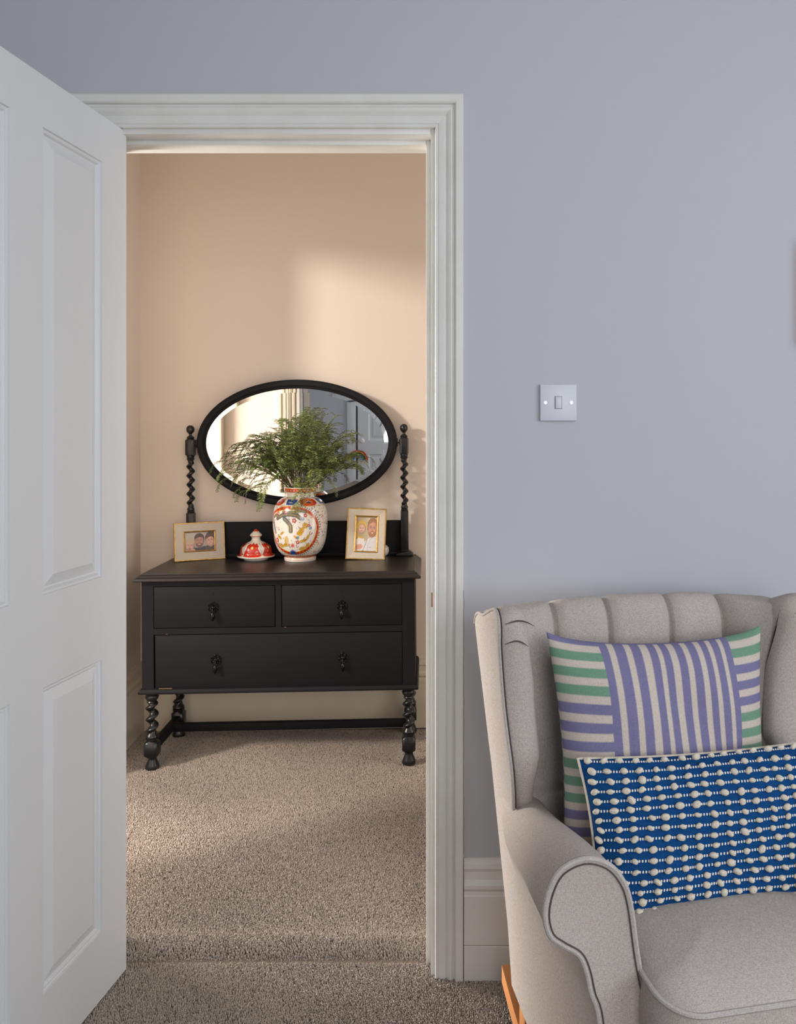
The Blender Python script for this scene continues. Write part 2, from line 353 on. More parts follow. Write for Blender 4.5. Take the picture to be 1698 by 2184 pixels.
# ------------------------------------------------------------------ floors and carpet pile
YJ = .052
fl = MB().box(XL-.1, XR+.1, YB-.1, YJ, -.05, -.004).build('floor', M_carpet, kind='structure', smooth=False)
fh = MB().box(-1.75, 2.3, YJ, 1.95, -.05, -.004).build('floor_hall', M_carpet, kind='structure', smooth=False)
def pile(name, x0, x1, yy0, yy1, sp, parent, lift):
    nx = int((x1-x0)/sp); ny = int((yy1-yy0)/sp)
    gx, gy = np.meshgrid(np.arange(nx), np.arange(ny)); n = gx.size
    x = x0+(gx.ravel()+.5*(gy.ravel() % 2)+np.random.uniform(-.38, .38, n))*sp
    y = yy0+(gy.ravel()+np.random.uniform(-.38, .38, n))*sp
    def wob(f, s): return np.sin(x*f+s)*np.cos(y*f*1.3+s*2)+.6*np.sin((x+y)*f*2.1+s*3)
    h = .0068+.0008*wob(9, 1)+np.random.uniform(-.0012, .0012, n)
    base = -.004+lift(x, y)
    # coherent lean of the pile, in soft patches
    lx = .0012*wob(5, .3)+np.random.normal(0, .0010, n); ly = .0012*wob(4, 2.3)+np.random.normal(0, .0010, n)
    w = sp*.62*np.random.uniform(.85, 1.2, n); a0 = np.random.uniform(0, 2*np.pi, n)
    V = np.zeros((n, 7, 3), np.float32)
    for k in range(3):
        a = a0+k*2*np.pi/3
        V[:, k, 0] = x+w*np.cos(a); V[:, k, 1] = y+w*np.sin(a); V[:, k, 2] = base
        V[:, 3+k, 0] = x+.85*w*np.cos(a)+.6*lx; V[:, 3+k, 1] = y+.85*w*np.sin(a)+.6*ly; V[:, 3+k, 2] = base+h*.68
    V[:, 6, 0] = x+lx; V[:, 6, 1] = y+ly; V[:, 6, 2] = base+h
    off = (np.arange(n)*7)[:, None]
    T = []
    for k in range(3):
        j = (k+1) % 3
        T += [[k, j, 3+j], [k, 3+j, 3+k], [3+k, 3+j, 6]]
    F = (off[:, :, None]+np.array(T)[None]).reshape(-1, 3)
    me = bpy.data.meshes.new(name); nf = len(F)
    me.vertices.add(n*7); me.vertices.foreach_set('co', V.ravel())
    me.loops.add(nf*3); me.loops.foreach_set('vertex_index', F.ravel().astype(np.int32))
    me.polygons.add(nf); me.polygons.foreach_set('loop_start', np.arange(nf, dtype=np.int32)*3)
    me.update(calc_edges=True)
    mix = np.clip(np.random.normal(.5, .3, n), 0, 1)[:, None]
    c = lin((158, 146, 135))*(1-mix)+lin((194, 180, 167))*mix
    fleck = np.random.rand(n) < .04; c[fleck] = lin((122, 110, 100))
    ca = me.color_attributes.new('col', 'FLOAT_COLOR', 'POINT')
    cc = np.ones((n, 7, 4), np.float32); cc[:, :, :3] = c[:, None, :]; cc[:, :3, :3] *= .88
    ca.data.foreach_set('color', cc.ravel())
    me.polygons.foreach_set('use_smooth', np.ones(nf, bool))
    return link(name, me, M_pile, parent, kind='stuff')
lift_h = lambda x, y: .010*np.exp(-((y-YJ-.07)/.045)**2)-.008*np.exp(-((y-YJ)/.020)**2)+.0012*np.sin(x*7+y*5)
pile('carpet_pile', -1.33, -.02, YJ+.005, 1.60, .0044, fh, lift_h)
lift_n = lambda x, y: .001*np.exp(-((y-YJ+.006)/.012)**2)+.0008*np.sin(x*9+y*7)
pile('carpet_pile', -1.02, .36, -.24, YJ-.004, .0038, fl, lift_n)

# ------------------------------------------------------------------ light switch
SX, SZ = (1190-CX)/907, H+(CY-859)/907
sw = empty('light_switch', (SX, -.001, SZ), label='square white light switch plate with one rocker, on the blue-grey wall', cat='light switch')
MB().box(-.043, .043, -.0085, .001, -.043, .043, .0028, seg=3).build('plate', M_plastic, sw)
m = MB(); m.box(-.0072, .0072, -.0125, -.007, -.0138, .0138, .0012); m.build('rocker', M_plastic, sw)
m = MB()
for (x0, x1, z0, z1) in ((-.0085, -.0075, -.0150, .0150), (.0075, .0085, -.0150, .0150), (-.0085, .0085, -.0150, -.0141), (-.0085, .0085, .0141, .0150)): m.box(x0, x1, -.0088, -.008, z0, z1)
m.build('rocker_surround', mat('switch_gap', srgb(120, 124, 135), .6), sw)
for sx in (-.0303, .0303):
    s = MB().lathe([(.0001, .0), (.0022, .0), (.0033, -.0006), (.0037, .0012)], 16, Matrix.Translation((sx, -.0086, 0)) @ Matrix.Rotation(math.pi/2, 4, 'X')).build('screw', M_screw, sw)

# ------------------------------------------------------------------ dresser (local: x right, y towards the wall, z up), origin under its middle at the front leg line
def helix_prof(z0, z1, r, off, pitch, n=20, per=14, ph=0.0, taper=.02):
    R = []; N = int((z1-z0)/pitch*per)
    for k in range(N+1):
        t = k/N; z = z0+(z1-z0)*t; e = min(1, min(t, 1-t)/.08)
        a = 2*math.pi*(z-z0)/pitch+ph; o = off*e
        R.append([(o*math.cos(a)+r*math.cos(2*math.pi*i/n), o*math.sin(a)+r*math.sin(2*math.pi*i/n), z) for i in range(n)])
    return R
def chamfer_block(m, w, z0, z1, c=.012):
    """square block whose ends taper to round"""
    def ring(z, hw, k):
        P = []
        for i in range(24):
            a = 2*math.pi*i/24+math.pi/24; x, y = math.cos(a), math.sin(a); s = max(abs(x), abs(y))
            q = (1-k)+k/s; P.append((hw*x*q, hw*y*q, z))
        return P
    m.rings([ring(z0, w*.7, 0), ring(z0+c, w, 1), ring(z1-c, w, 1), ring(z1, w*.7, 0)])
dres = empty('dressing_table', (-.663, 3.139-ZW, 0), (0, -.007, EPS),
             label='black painted dressing table with oval swing mirror and barley twist legs', cat='dressing table')
LX, LY = .4875, .335
def leg_mesh():
    m = MB(); L0 = .296
    m.lathe([(.0001, 0), (.0245, 0), (.0265, .006), (.024, .018), (.0165, .036), (.0155, .044), (.018, .048)], 24)
    chamfer_block(m, .0255, .045, .112, .011)
    m.lathe([(.019, .108), (.024, .113), (.024, .118), (.020, .120), (.0245, .124), (.023, .130), (.017, .136), (.015, .146)], 24)
    m.rings(helix_prof(.138, .258, .0165, .0078, .043, ph=2.4))
    m.lathe([(.016, .250), (.019, .256), (.0165, .260), (.023, .268), (.026, .276), (.022, .283), (.027, .288), (.028, L0)], 24)
    bmesh.ops.recalc_face_normals(m.bm, faces=m.bm.faces)
    me = bpy.data.meshes.new('leg'); m.bm.to_mesh(me); m.bm.free()
    me.polygons.foreach_set('use_smooth', [True]*len(me.polygons)); me.set_sharp_from_angle(angle=math.radians(50))
    me.materials.append(M_blackgloss); return me
lm = leg_mesh()
for x in (-LX, LX):
    for y in (0, LY):
        o = link('leg', lm, None, dres); o.location = (x, y, 0)
for x in (-LX, LX):
    MB().box(x-.013, x+.013, 0, LY, .063, .094, .002).build('stretcher', M_black, dres)
MB().box(-LX, LX, .215, .241, .061, .092, .002).build('stretcher', M_black, dres)
# carcass
FY = -.030; BY = .372; HW = .514
m = MB()
m.box(-HW, -HW+.022, FY+.004, BY, .309, .722); m.box(HW-.022, HW, FY+.004, BY, .309, .722)      # sides
m.box(-HW, HW, BY-.012, BY, .309, .722)                                                          # back
m.box(-HW, HW, FY+.004, BY, .309, .316)
m.box(-HW, -.470, FY, FY+.03, .309, .722, .001); m.box(.4665, HW, FY, FY+.03, .309, .722, .001)     # front stiles
m.box(-.4715, .4675, FY+.0005, FY+.03, .698, .722); m.box(-.4715, .4675, FY+.0005, FY+.03, .5165, .5390)    # rails
m.box(-.013, .0085, FY+.0005, FY+.03, .538, .699)
m.build('carcass', M_black, dres, sharp=20)
m = MB()
m.rings([[(-HW-a, FY-a, z), (HW+a, FY-a, z), (HW+a, BY, z), (-HW-a, BY, z)] for a, z in ((0, .3125), (.006, .3115), (.010, .306), (.012, .302), (.012, .297), (.008, .294), (0, .2935))])
m.build('base_moulding', M_black, dres, sharp=25)
m = MB()
m.rings([[(-HW-a, FY-a, z), (HW+a, FY-a, z), (HW+a, BY+.02, z), (-HW-a, BY+.02, z)] for a, z in ((0, .7185), (.020, .7185), (.0235, .7205), (.0245, .7245), (.022, .7295), (.0155, .7335), (.011, .7355), (.0105, .7385), (.0015, .7435), (.000, .7460))])
m.build('top', M_blacktop, dres, sharp=25)
def drawer(x0, x1, z0, z1, keys, handles):
    fy = FY+.0015
    d = MB().box(x0, x1, fy, fy+.02, z0, z1, .0012).build('drawer', M_black, dres)
    MB().box(x0+.01, x1-.01, fy+.02, BY-.02, z0+.01, z1-.012).build('drawer_box', M_hole, d)
    for kx, kz_ in keys:
        k = MB(); k.lathe([(.0024, 0), (.0024, .0006)], 12, Matrix.Translation((kx, fy-.0002, kz_)) @ Matrix.Rotation(math.pi/2, 4, 'X'))
        k.add([(kx-.001, fy-.0007, kz_), (kx+.001, fy-.0007, kz_), (kx+.0018, fy-.0007, kz_-.009), (kx-.0018, fy-.0007, kz_-.009)], [(0, 1, 2, 3)])
        k.build('keyhole', M_hole, d, smooth=False)
    for hx, hz in handles:
        g = MB(); T = Matrix.Translation((hx, fy, hz)) @ Matrix.Rotation(math.pi/2, 4, 'X')
        # pierced rosette: ring of lobes
        for k in range(6):
            a = math.pi/6+k*math.pi/3; cx_, cz_ = hx+.0125*math.cos(a), hz+.0125*math.sin(a)
            g.tube([(cx_+.0068*math.cos(t), fy-.0022, cz_+.0068*math.sin(t)) for t in np.linspace(0, 2*math.pi, 13)[:-1]], .0018, 6, closed=True)
            g.tube([(hx, fy-.002, hz), (cx_, fy-.002, cz_)], .0016, 6)
        g.lathe([(.0001, .0105), (.004, .0100), (.0072, .007), (.0085, .003), (.0105, .0015), (.0108, 0)], 20, T)
        g.tube([(hx, fy-.008, hz-.002), (hx, fy-.0145, hz-.006), (hx, fy-.0145, hz-.012)], .0018, 8)
        g.lathe([(.0001, -.0515), (.0022, -.0505), (.0018, -.048), (.004, -.046), (.0072, -.038), (.0082, -.031), (.0068, -.024), (.004, -.019), (.0028, -.016), (.0038, -.014), (.0032, -.011), (.0001, -.0095)], 18,
                Matrix.Translation((hx, fy-.0145, hz)))
        g.build('drop_handle', M_iron, d, sharp=60)
drawer(-.4685, -.0160, .541, .6955, [(-.246, .672)], [(-.246, .6165)])
drawer(.0110, .4650, .541, .6955, [(.238, .672)], [(.238, .6165)])
drawer(-.4650, .4650, .3165, .5135, [(-.0, .495)], [(-.238, .4185), (.241, .4185)])
for q in ((-.452, -.402, .3128, .3148), (-.425, -.418, .5172, .5186), (.02, .026, .5372, .5388)):
    MB().box(q[0], q[1], FY-.0006, FY+.001, q[2], q[3]).build('chipped_paint', M_bare, dres, smooth=False)
# side knob block seen at the right edge (turned pendant)
# mirror stand
TOP = .746
m = MB(); PBY = .370
m.box(-.431, .459, PBY-.004, PBY+.012, TOP, .896, .002); m.box(-.431, .459, PBY-.016, PBY+.012, TOP, TOP+.016, .004)
m.build('back_board', M_black, dres)
def post(x):
    m = MB(); w = .0165
    m.box(x-.036, x+.036, PBY-.036, PBY+.026, TOP, TOP+.010, .003)
    m.rings([[(x+sx*a, PBY-.005+sy*a, z) for sx, sy in ((-1, -1), (1, -1), (1, 1), (-1, 1))] for a, z in ((.031, TOP+.010), (.028, TOP+.016), (.020, TOP+.020), (.018, TOP+.024))])
    m.box(x-w, x+w, PBY-.005-w, PBY-.005+w, TOP+.02, .938, .003)
    c = (x, PBY-.005)
    T = Matrix.Translation((c[0], c[1], 0))
    m.lathe([(.012, .936), (.0155, .940), (.0155, .944), (.0130, .946), (.0155, .950), (.0145, .957), (.0105, .963), (.0105, .975)], 20, T)
    R = helix_prof(.962, 1.158, .0118, .0062, .0385, ph=.5 if x < 0 else 3.0)
    m.rings([[(p[0]+c[0], p[1]+c[1], p[2]) for p in r] for r in R])
    m.lathe([(.0105, 1.150), (.0110, 1.158), (.0155, 1.164), (.0165, 1.168), (.0140, 1.171), (.0165, 1.176), (.0150, 1.181)], 20, T)
    b2 = MB(); chamfer_block(b2, .0185, 1.176, 1.254, .008)
    for f in b2.bm.verts: f.co.x += c[0]; f.co.y += c[1]
    me = bpy.data.meshes.new('t'); b2.bm.to_mesh(me); b2.bm.free(); m.bm.from_mesh(me)
    m.lathe([(.0135, 1.252), (.0165, 1.256), (.0135, 1.261), (.0065, 1.266), (.0060, 1.272), (.010, 1.276), (.0155, 1.283), (.0170, 1.292), (.0150, 1.302), (.009, 1.308), (.0001, 1.310)], 22, T)
    return m.build('mirror_post', M_blackgloss, dres, sharp=45)
post(-.439); post(.4675)
MZ, MA, MBH = 1.231, .424, .270
mir = empty('swing_mirror', (.014, PBY-.012, MZ), (math.radians(1.1), 0, 0)); mir.parent = dres
N = 120
def ell(a, b, y): return [(a*math.cos(2*math.pi*i/N), y, b*math.sin(2*math.pi*i/N)) for i in range(N)]
m = MB(); rim = [(0, .012), (0, -.004), (.003, -.009), (.008, -.0115), (.022, -.0125), (.027, -.010), (.029, -.0075), (.0325, -.0085), (.0365, -.006), (.038, -.002), (.038, .004)]
m.rings([ell(MA-i, MBH-i, y) for i, y in rim], cap=False)
m.build('rim', M_black, mir, sharp=40)
m = MB(); m.rings([ell(MA-.0375, MBH-.0375, .0005), ell(MA-.055, MBH-.055, -.0006)], cap=False)
m.add(ell(MA-.055, MBH-.055, -.0006), [tuple(range(N))]); m.build('mirror_glass', M_mirror, mir, sharp=1)
m = MB(); m.add(ell(MA-.004, MBH-.004, .012), [tuple(range(N))]); m.build('backing', M_black, mir, smooth=False)
for s in (-1, 1):
    m = MB(); m.tube([(s*(MA-.003), 0, -.002), (s*(MA+.014), 0, -.002)], .004, 10); m.box(s*(MA+.001)-.002, s*(MA+.001)+.002, -.008, .008, -.017, .017, .001); m.box(s*(MA+.0105)-.002, s*(MA+.0105)+.002, -.008, .008, -.012, .012, .001)
    m.build('pivot', M_iron, mir)

# ------------------------------------------------------------------ painter for flat prints and glaze decoration
class Canvas:
    def __init__(s, w, h, col):
        s.w, s.h = w, h; s.a = np.tile(lin(col), (h, w, 1)); s.Y, s.X = np.mgrid[0:h, 0:w].astype(float)
    def put(s, mask, col, al=1.0):
        mk = np.clip(mask, 0, 1)[..., None]*al; s.a = s.a*(1-mk)+lin(col)*mk
    def win(s, x0, x1, y0, y1):
        a, b, c, d = max(0, int(x0)), min(s.w, int(x1)+2), max(0, int(y0)), min(s.h, int(y1)+2)
        return (slice(c, d), slice(a, b)) if b > a and d > c else None
    def paint(s, w, mask, col, al):
        mk = np.clip(mask, 0, 1)[..., None]*al; s.a[w] = s.a[w]*(1-mk)+lin(col)*mk
    def ell(s, x, y, rx, ry, col, ang=0, al=1, soft=1.0):
        m_ = max(rx, ry)+soft*max(1, max(rx, ry)/max(1e-6, min(rx, ry)))+2; w = s.win(x-m_, x+m_, y-m_, y+m_)
        if not w: return
        c, n = math.cos(ang), math.sin(ang); X = s.X[w]-x; Y = s.Y[w]-y
        u = (X*c+Y*n)/rx; v = (-X*n+Y*c)/ry; d = (1-np.sqrt(u*u+v*v))*min(rx, ry)
        s.paint(w, d/soft+.5, col, al)
    def line(s, P, w, col, al=1, soft=1.0):
        m_ = w/2+soft+1; q = s.win(min(p[0] for p in P)-m_, max(p[0] for p in P)+m_, min(p[1] for p in P)-m_, max(p[1] for p in P)+m_)
        if not q: return
        X, Y = s.X[q], s.Y[q]; D = np.full(X.shape, 1e9)
        for (x0, y0), (x1, y1) in zip(P, P[1:]):
            r = s.win(min(x0, x1)-m_, max(x0, x1)+m_, min(y0, y1)-m_, max(y0, y1)+m_)
            if not r: continue
            r = (slice(r[0].start-q[0].start, r[0].stop-q[0].start), slice(r[1].start-q[1].start, r[1].stop-q[1].start))
            dx, dy = x1-x0, y1-y0; L = dx*dx+dy*dy+1e-9; xx, yy = X[r], Y[r]
            t = np.clip(((xx-x0)*dx+(yy-y0)*dy)/L, 0, 1)
            D[r] = np.minimum(D[r], np.hypot(xx-x0-t*dx, yy-y0-t*dy))
        s.paint(q, (w/2-D)/soft+.5, col, al)
    def poly(s, P, col, al=1):
        q = s.win(min(p[0] for p in P)-1, max(p[0] for p in P)+1, min(p[1] for p in P)-1, max(p[1] for p in P)+1)
        if not q: return
        X, Y = s.X[q], s.Y[q]; ins = np.zeros(X.shape, bool); n = len(P)
        for i in range(n):
            x0, y0 = P[i]; x1, y1 = P[(i+1) % n]
            if y0 == y1: continue
            ins ^= ((y0 > Y) != (y1 > Y)) & (X < (x1-x0)*(Y-y0)/(y1-y0)+x0)
        s.paint(q, ins*1.0, col, al)
    def noise(s, sc, amt):
        n = np.random.normal(0, 1, (int(s.h/sc)+2, int(s.w/sc)+2)); n = n[(s.Y/sc).astype(int), (s.X/sc).astype(int)]
        s.a = np.clip(s.a*(1+amt*n[..., None]), 0, 1)
    def sample(s, u, v):
        x = np.clip(u*(s.w-1), 0, s.w-1.001); y = np.clip(v*(s.h-1), 0, s.h-1.001)
        x0 = x.astype(int); y0 = y.astype(int); fx = (x-x0)[..., None]; fy = (y-y0)[..., None]; a = s.a
        return (a[y0, x0]*(1-fx)*(1-fy)+a[y0, x0+1]*fx*(1-fy)+a[y0+1, x0]*(1-fx)*fy+a[y0+1, x0+1]*fx*fy)

def face(c, x, y, rx, ry, skin, hair, smile=True, beard=None, baby=False, tilt=0.0, hairtop=.5):
    """a simple printed portrait face"""
    d = tuple(int(k*.80) for k in skin); l = tuple(min(255, int(k*1.10)) for k in skin)
    co, si = math.cos(tilt), math.sin(tilt)
    def p(u, v): return x+rx*u*co-ry*v*si, y+rx*u*si+ry*v*co
    if hair: c.ell(*p(0, -.28), rx*1.12, ry*.98, hair, tilt)
    c.ell(*p(-.98, .05), rx*.14, ry*.2, d, tilt); c.ell(*p(.98, .05), rx*.14, ry*.2, d, tilt)
    c.ell(x, y, rx, ry, d, tilt, soft=3); c.ell(*p(-.06, -.04), rx*.88, ry*.90, skin, tilt, soft=6)
    if beard:
        c.ell(*p(0, .62), rx*.74, ry*.42, beard, tilt, .75, 8); c.ell(*p(0, .38), rx*.45, ry*.12, beard, tilt, .5, 4)
    c.ell(*p(-.45, .2), rx*.24, ry*.18, l, tilt, .7, 5); c.ell(*p(.38, .2), rx*.24, ry*.18, l, tilt, .7, 5)
    c.ell(*p(0, -.55), rx*.5, ry*.2, l, tilt, .5, 8)
    for sx in (-.38, .36):
        c.ell(*p(sx, -.12), rx*.23, ry*.09, (90, 62, 52), tilt, .6, 3); c.ell(*p(sx, -.11), rx*.15, ry*.055, (236, 226, 220), tilt); c.ell(*p(sx, -.11), rx*.075, ry*.06, (50, 44, 44), tilt)
        c.line([p(sx-.2, -.28), p(sx, -.33), p(sx+.2, -.28)], 2.2 if not baby else 1, hair or (120, 90, 70), .8)
    c.line([p(-.03, -.1), p(-.07, .17)], 1.5, d, .7); c.ell(*p(-.02, .22), rx*.13, ry*.07, d, tilt, .8, 2); c.ell(*p(-.04, .14), rx*.07, ry*.1, l, tilt, .7, 2)
    if smile:
        P = [p(-.36+.72*k/8, .44+.14*math.sin(math.pi*k/8)) for k in range(9)]
        c.poly(P+[p(.36, .43), p(-.36, .43)], (245, 238, 230)); c.line(P, 3.4, (176, 96, 88)); c.line([p(-.38, .43), p(0, .40), p(.38, .43)], 2.6, (170, 90, 84))
    if hair:
        c.poly([p(-1.08, -.1), p(-1.1, -.75), p(-.6, -1.22), p(.2, -1.3), p(.85, -1.05), p(1.1, -.5), p(1.05, -.1), p(.93, -.45), p(.6, -hairtop-.12), p(0, -hairtop-.16), p(-.6, -hairtop), p(-.93, -.4)], hair)
        for k in range(7): c.line([p(-.8+.25*k, -.62-.1*math.sin(k)), p(-.5+.24*k, -1.12)], 1.4, tuple(min(255, q+34) for q in hair), .5)
def photo1():
    c = Canvas(300, 200, (178, 164, 150)); c.ell(60, 40, 160, 90, (196, 184, 170), soft=60)
    c.poly([(70, 200), (90, 165), (150, 168), (205, 150), (225, 200)], (72, 70, 74)); c.poly([(200, 200), (215, 150), (300, 150), (300, 200)], (90, 78, 72))
    face(c, 148, 98, 46, 66, (186, 138, 116), (86, 68, 56), beard=(112, 82, 66), tilt=.02)
    c.poly([(212, 60), (222, 18), (262, -10), (300, -10), (300, 60), (232, 40), (222, 100)], (84, 64, 54))
    face(c, 258, 98, 42, 66, (214, 168, 148), (92, 68, 56), tilt=-.16)
    face(c, 52, 142, 46, 54, (210, 164, 144), None, smile=False, baby=True, tilt=.1); c.ell(50, 98, 50, 34, (206, 180, 150), 0, .85, 8)
    for k in range(14): c.line([(8+k*7, 104+6*math.sin(k)), (14+k*7, 74)], 1.6, (184, 154, 122), .6)
    c.ell(48, 176, 12, 7, (170, 104, 96)); c.ell(80, 190, 24, 16, (206, 158, 136), 0, 1, 4)
    c.noise(2, .04); return c
def photo2():
    c = Canvas(200, 300, (206, 190, 160)); c.ell(20, 150, 70, 220, (186, 166, 132), soft=60)
    c.poly([(0, 300), (0, 205), (30, 180), (80, 190), (95, 300)], (232, 226, 220)); c.poly([(60, 300), (84, 220), (120, 186), (180, 172), (200, 170), (200, 300)], (226, 224, 226))
    c.line([(110, 190), (95, 240), (70, 300)], 4, (130, 128, 138)); c.line([(150, 180), (120, 240), (112, 300)], 2.5, (180, 178, 186))
    c.ell(52, 92, 46, 56, (226, 186, 84)); c.line([(12, 150), (22, 176), (64, 182)], 18, (222, 176, 90))
    c.ell(56, 104, 38, 46, (196, 150, 78), 0, .7, 4); face(c, 56, 106, 34, 42, (226, 182, 160), None, baby=True, tilt=.05)
    face(c, 156, 104, 44, 74, (206, 152, 130), (164, 120, 88), beard=(176, 122, 92), tilt=.05, hairtop=.62)
    c.ell(34, 264, 34, 22, (222, 160, 140), -.2, 1, 3)
    for k in range(4): c.line([(8, 248+k*12), (52, 242+k*12)], 8, (228, 172, 150), .9); c.line([(8, 254+k*12), (50, 248+k*12)], 1.4, (176, 116, 100), .8)
    c.line([(134, 262), (142, 270)], 2, (196, 90, 80)); c.line([(142, 262), (136, 272)], 2, (196, 90, 80))
    c.noise(2, .04); return c
def grid_print(name, cv, w, h, y, parent, nx, ny, m_=None):
    u, v = np.meshgrid(np.linspace(0, 1, nx), np.linspace(0, 1, ny)); cols = cv.sample(u.ravel(), v.ravel())
    V = np.stack([(u-.5)*w, np.full_like(u, y), (.5-v)*h], -1).reshape(-1, 3)
    F = [(j*nx+i, (j+1)*nx+i, (j+1)*nx+i+1, j*nx+i+1) for j in range(ny-1) for i in range(nx-1)]
    return pmesh(name, V, F, m_ or M_photo, parent, cols=cols, fix=False, smooth=False)
def photo_frame(name, W_, H_, win, loc, rz, lean, roll, cv, label):
    e = empty(name, loc, (0, 0, 0), label=label, cat='photo frame')
    e.matrix_world = Matrix.Translation(loc) @ Matrix.Rotation(rz, 4, 'Z') @ Matrix.Rotation(roll, 4, 'Y') @ Matrix.Rotation(-lean, 4, 'X')
    zc = H_/2; ww, wh = win
    def ring(hw, hh, y): return [(-hw, y, zc-hh), (hw, y, zc-hh), (hw, y, zc+hh), (-hw, y, zc+hh)]
    def band(nm, prof, mm):
        m = MB(); m.rings([ring(W_/2-i, H_/2-i, y) for i, y in prof], cap=False); return m.build(nm, mm, e, sharp=20)
    band('gold_edge', [(0, .012), (0, -.002), (.0015, -.004), (.0045, -.004), (.0055, -.0028)], M_gold)
    bx = W_/2-ww/2; bz = H_/2-wh/2
    def ring2(t, y): # t 0 outer .. 1 window
        hw = W_/2-.0052-(bx-.0052-.0055)*t; hh = H_/2-.0052-(bz-.0052-.0055)*t; return ring(hw, hh, y)
    m = MB(); m.rings([ring2(0, -.0030), ring2(.5, -.0010), ring2(1, .0015)], cap=False); m.build('linen_mount', M_linen, e, sharp=10)
    def ring3(i, y): return ring(ww/2+i, wh/2+i, y)
    m = MB(); m.rings([ring3(.0062, .0016), ring3(.0058, -.0012), ring3(.0042, -.0020), ring3(.0018, -.0006), ring3(0, .0005), ring3(0, .007)], cap=False); m.build('inner_gold_slip', M_gold, e, sharp=15)
    p = grid_print('photograph', cv, ww+.002, wh+.002, .0065, e, cv.w, cv.h); p.location.z = zc
    m = MB(); m.box(-W_/2+.001, W_/2-.001, .0085, .0115, .001, H_-.001); m.build('backing', M_black, e)
    m = MB(); a = math.sin(lean)*H_*.8+.03
    m.add([(-.018, .011, H_*.66), (.018, .011, H_*.66), (.024, .011+.05, .012), (-.024, .011+.05, .012), (-.018, .014, H_*.66), (.018, .014, H_*.66), (.024, .014+.05, .012), (-.024, .014+.05, .012)], [(0, 1, 2, 3), (4, 7, 6, 5), (0, 4, 5, 1), (2, 6, 7, 3), (1, 5, 6, 2), (0, 3, 7, 4)])
    m.build('easel_strut', M_black, e, smooth=False)
    return e
TZ = .7462
def on_top(px, py):
    """world point on the dresser top seen at a pixel (top leans a hair with the dresser)"""
    D = FPX*(H-.7455)/(py-CY); p = at(px, py, D)
    q = dres_inv @ p; q.z = TZ; return dres_M @ q
bpy.context.view_layer.update()
dres_M = dres.matrix_world.copy(); dres_inv = dres_M.inverted()
a = on_top(372.5, 1197.5); b_ = on_top(480.5, 1190.4); mid = (a+b_)/2
fr1 = photo_frame('photo_frame', .205, .158, (.118, .075), mid, math.atan2(b_.y-a.y, b_.x-a.x), .16, .0, photo1(),
            'landscape linen and gold photo frame showing three faces, left on the dressing table')
a = on_top(736.7, 1195.3); b_ = on_top(820.8, 1194.8); mid = (a+b_)/2
fr2 = photo_frame('photo_frame', .163, .2125, (.086, .140), mid, math.atan2(b_.y-a.y, b_.x-a.x)-.0, .13, .035, photo2(),
            'portrait linen and gold photo frame showing a man with a baby in a yellow hood')
# small white round dish behind the right-hand frame
p = on_top(815, 1187)
m = MB(); m.lathe([(.0001, 0), (.016, 0), (.024, .006), (.030, .020), (.028, .036), (.018, .046), (.0001, .05)], 28, Matrix.Translation(p))
m.build('trinket_pot', M_white, label='small round white pot half hidden behind the portrait photo frame', cat='pot')

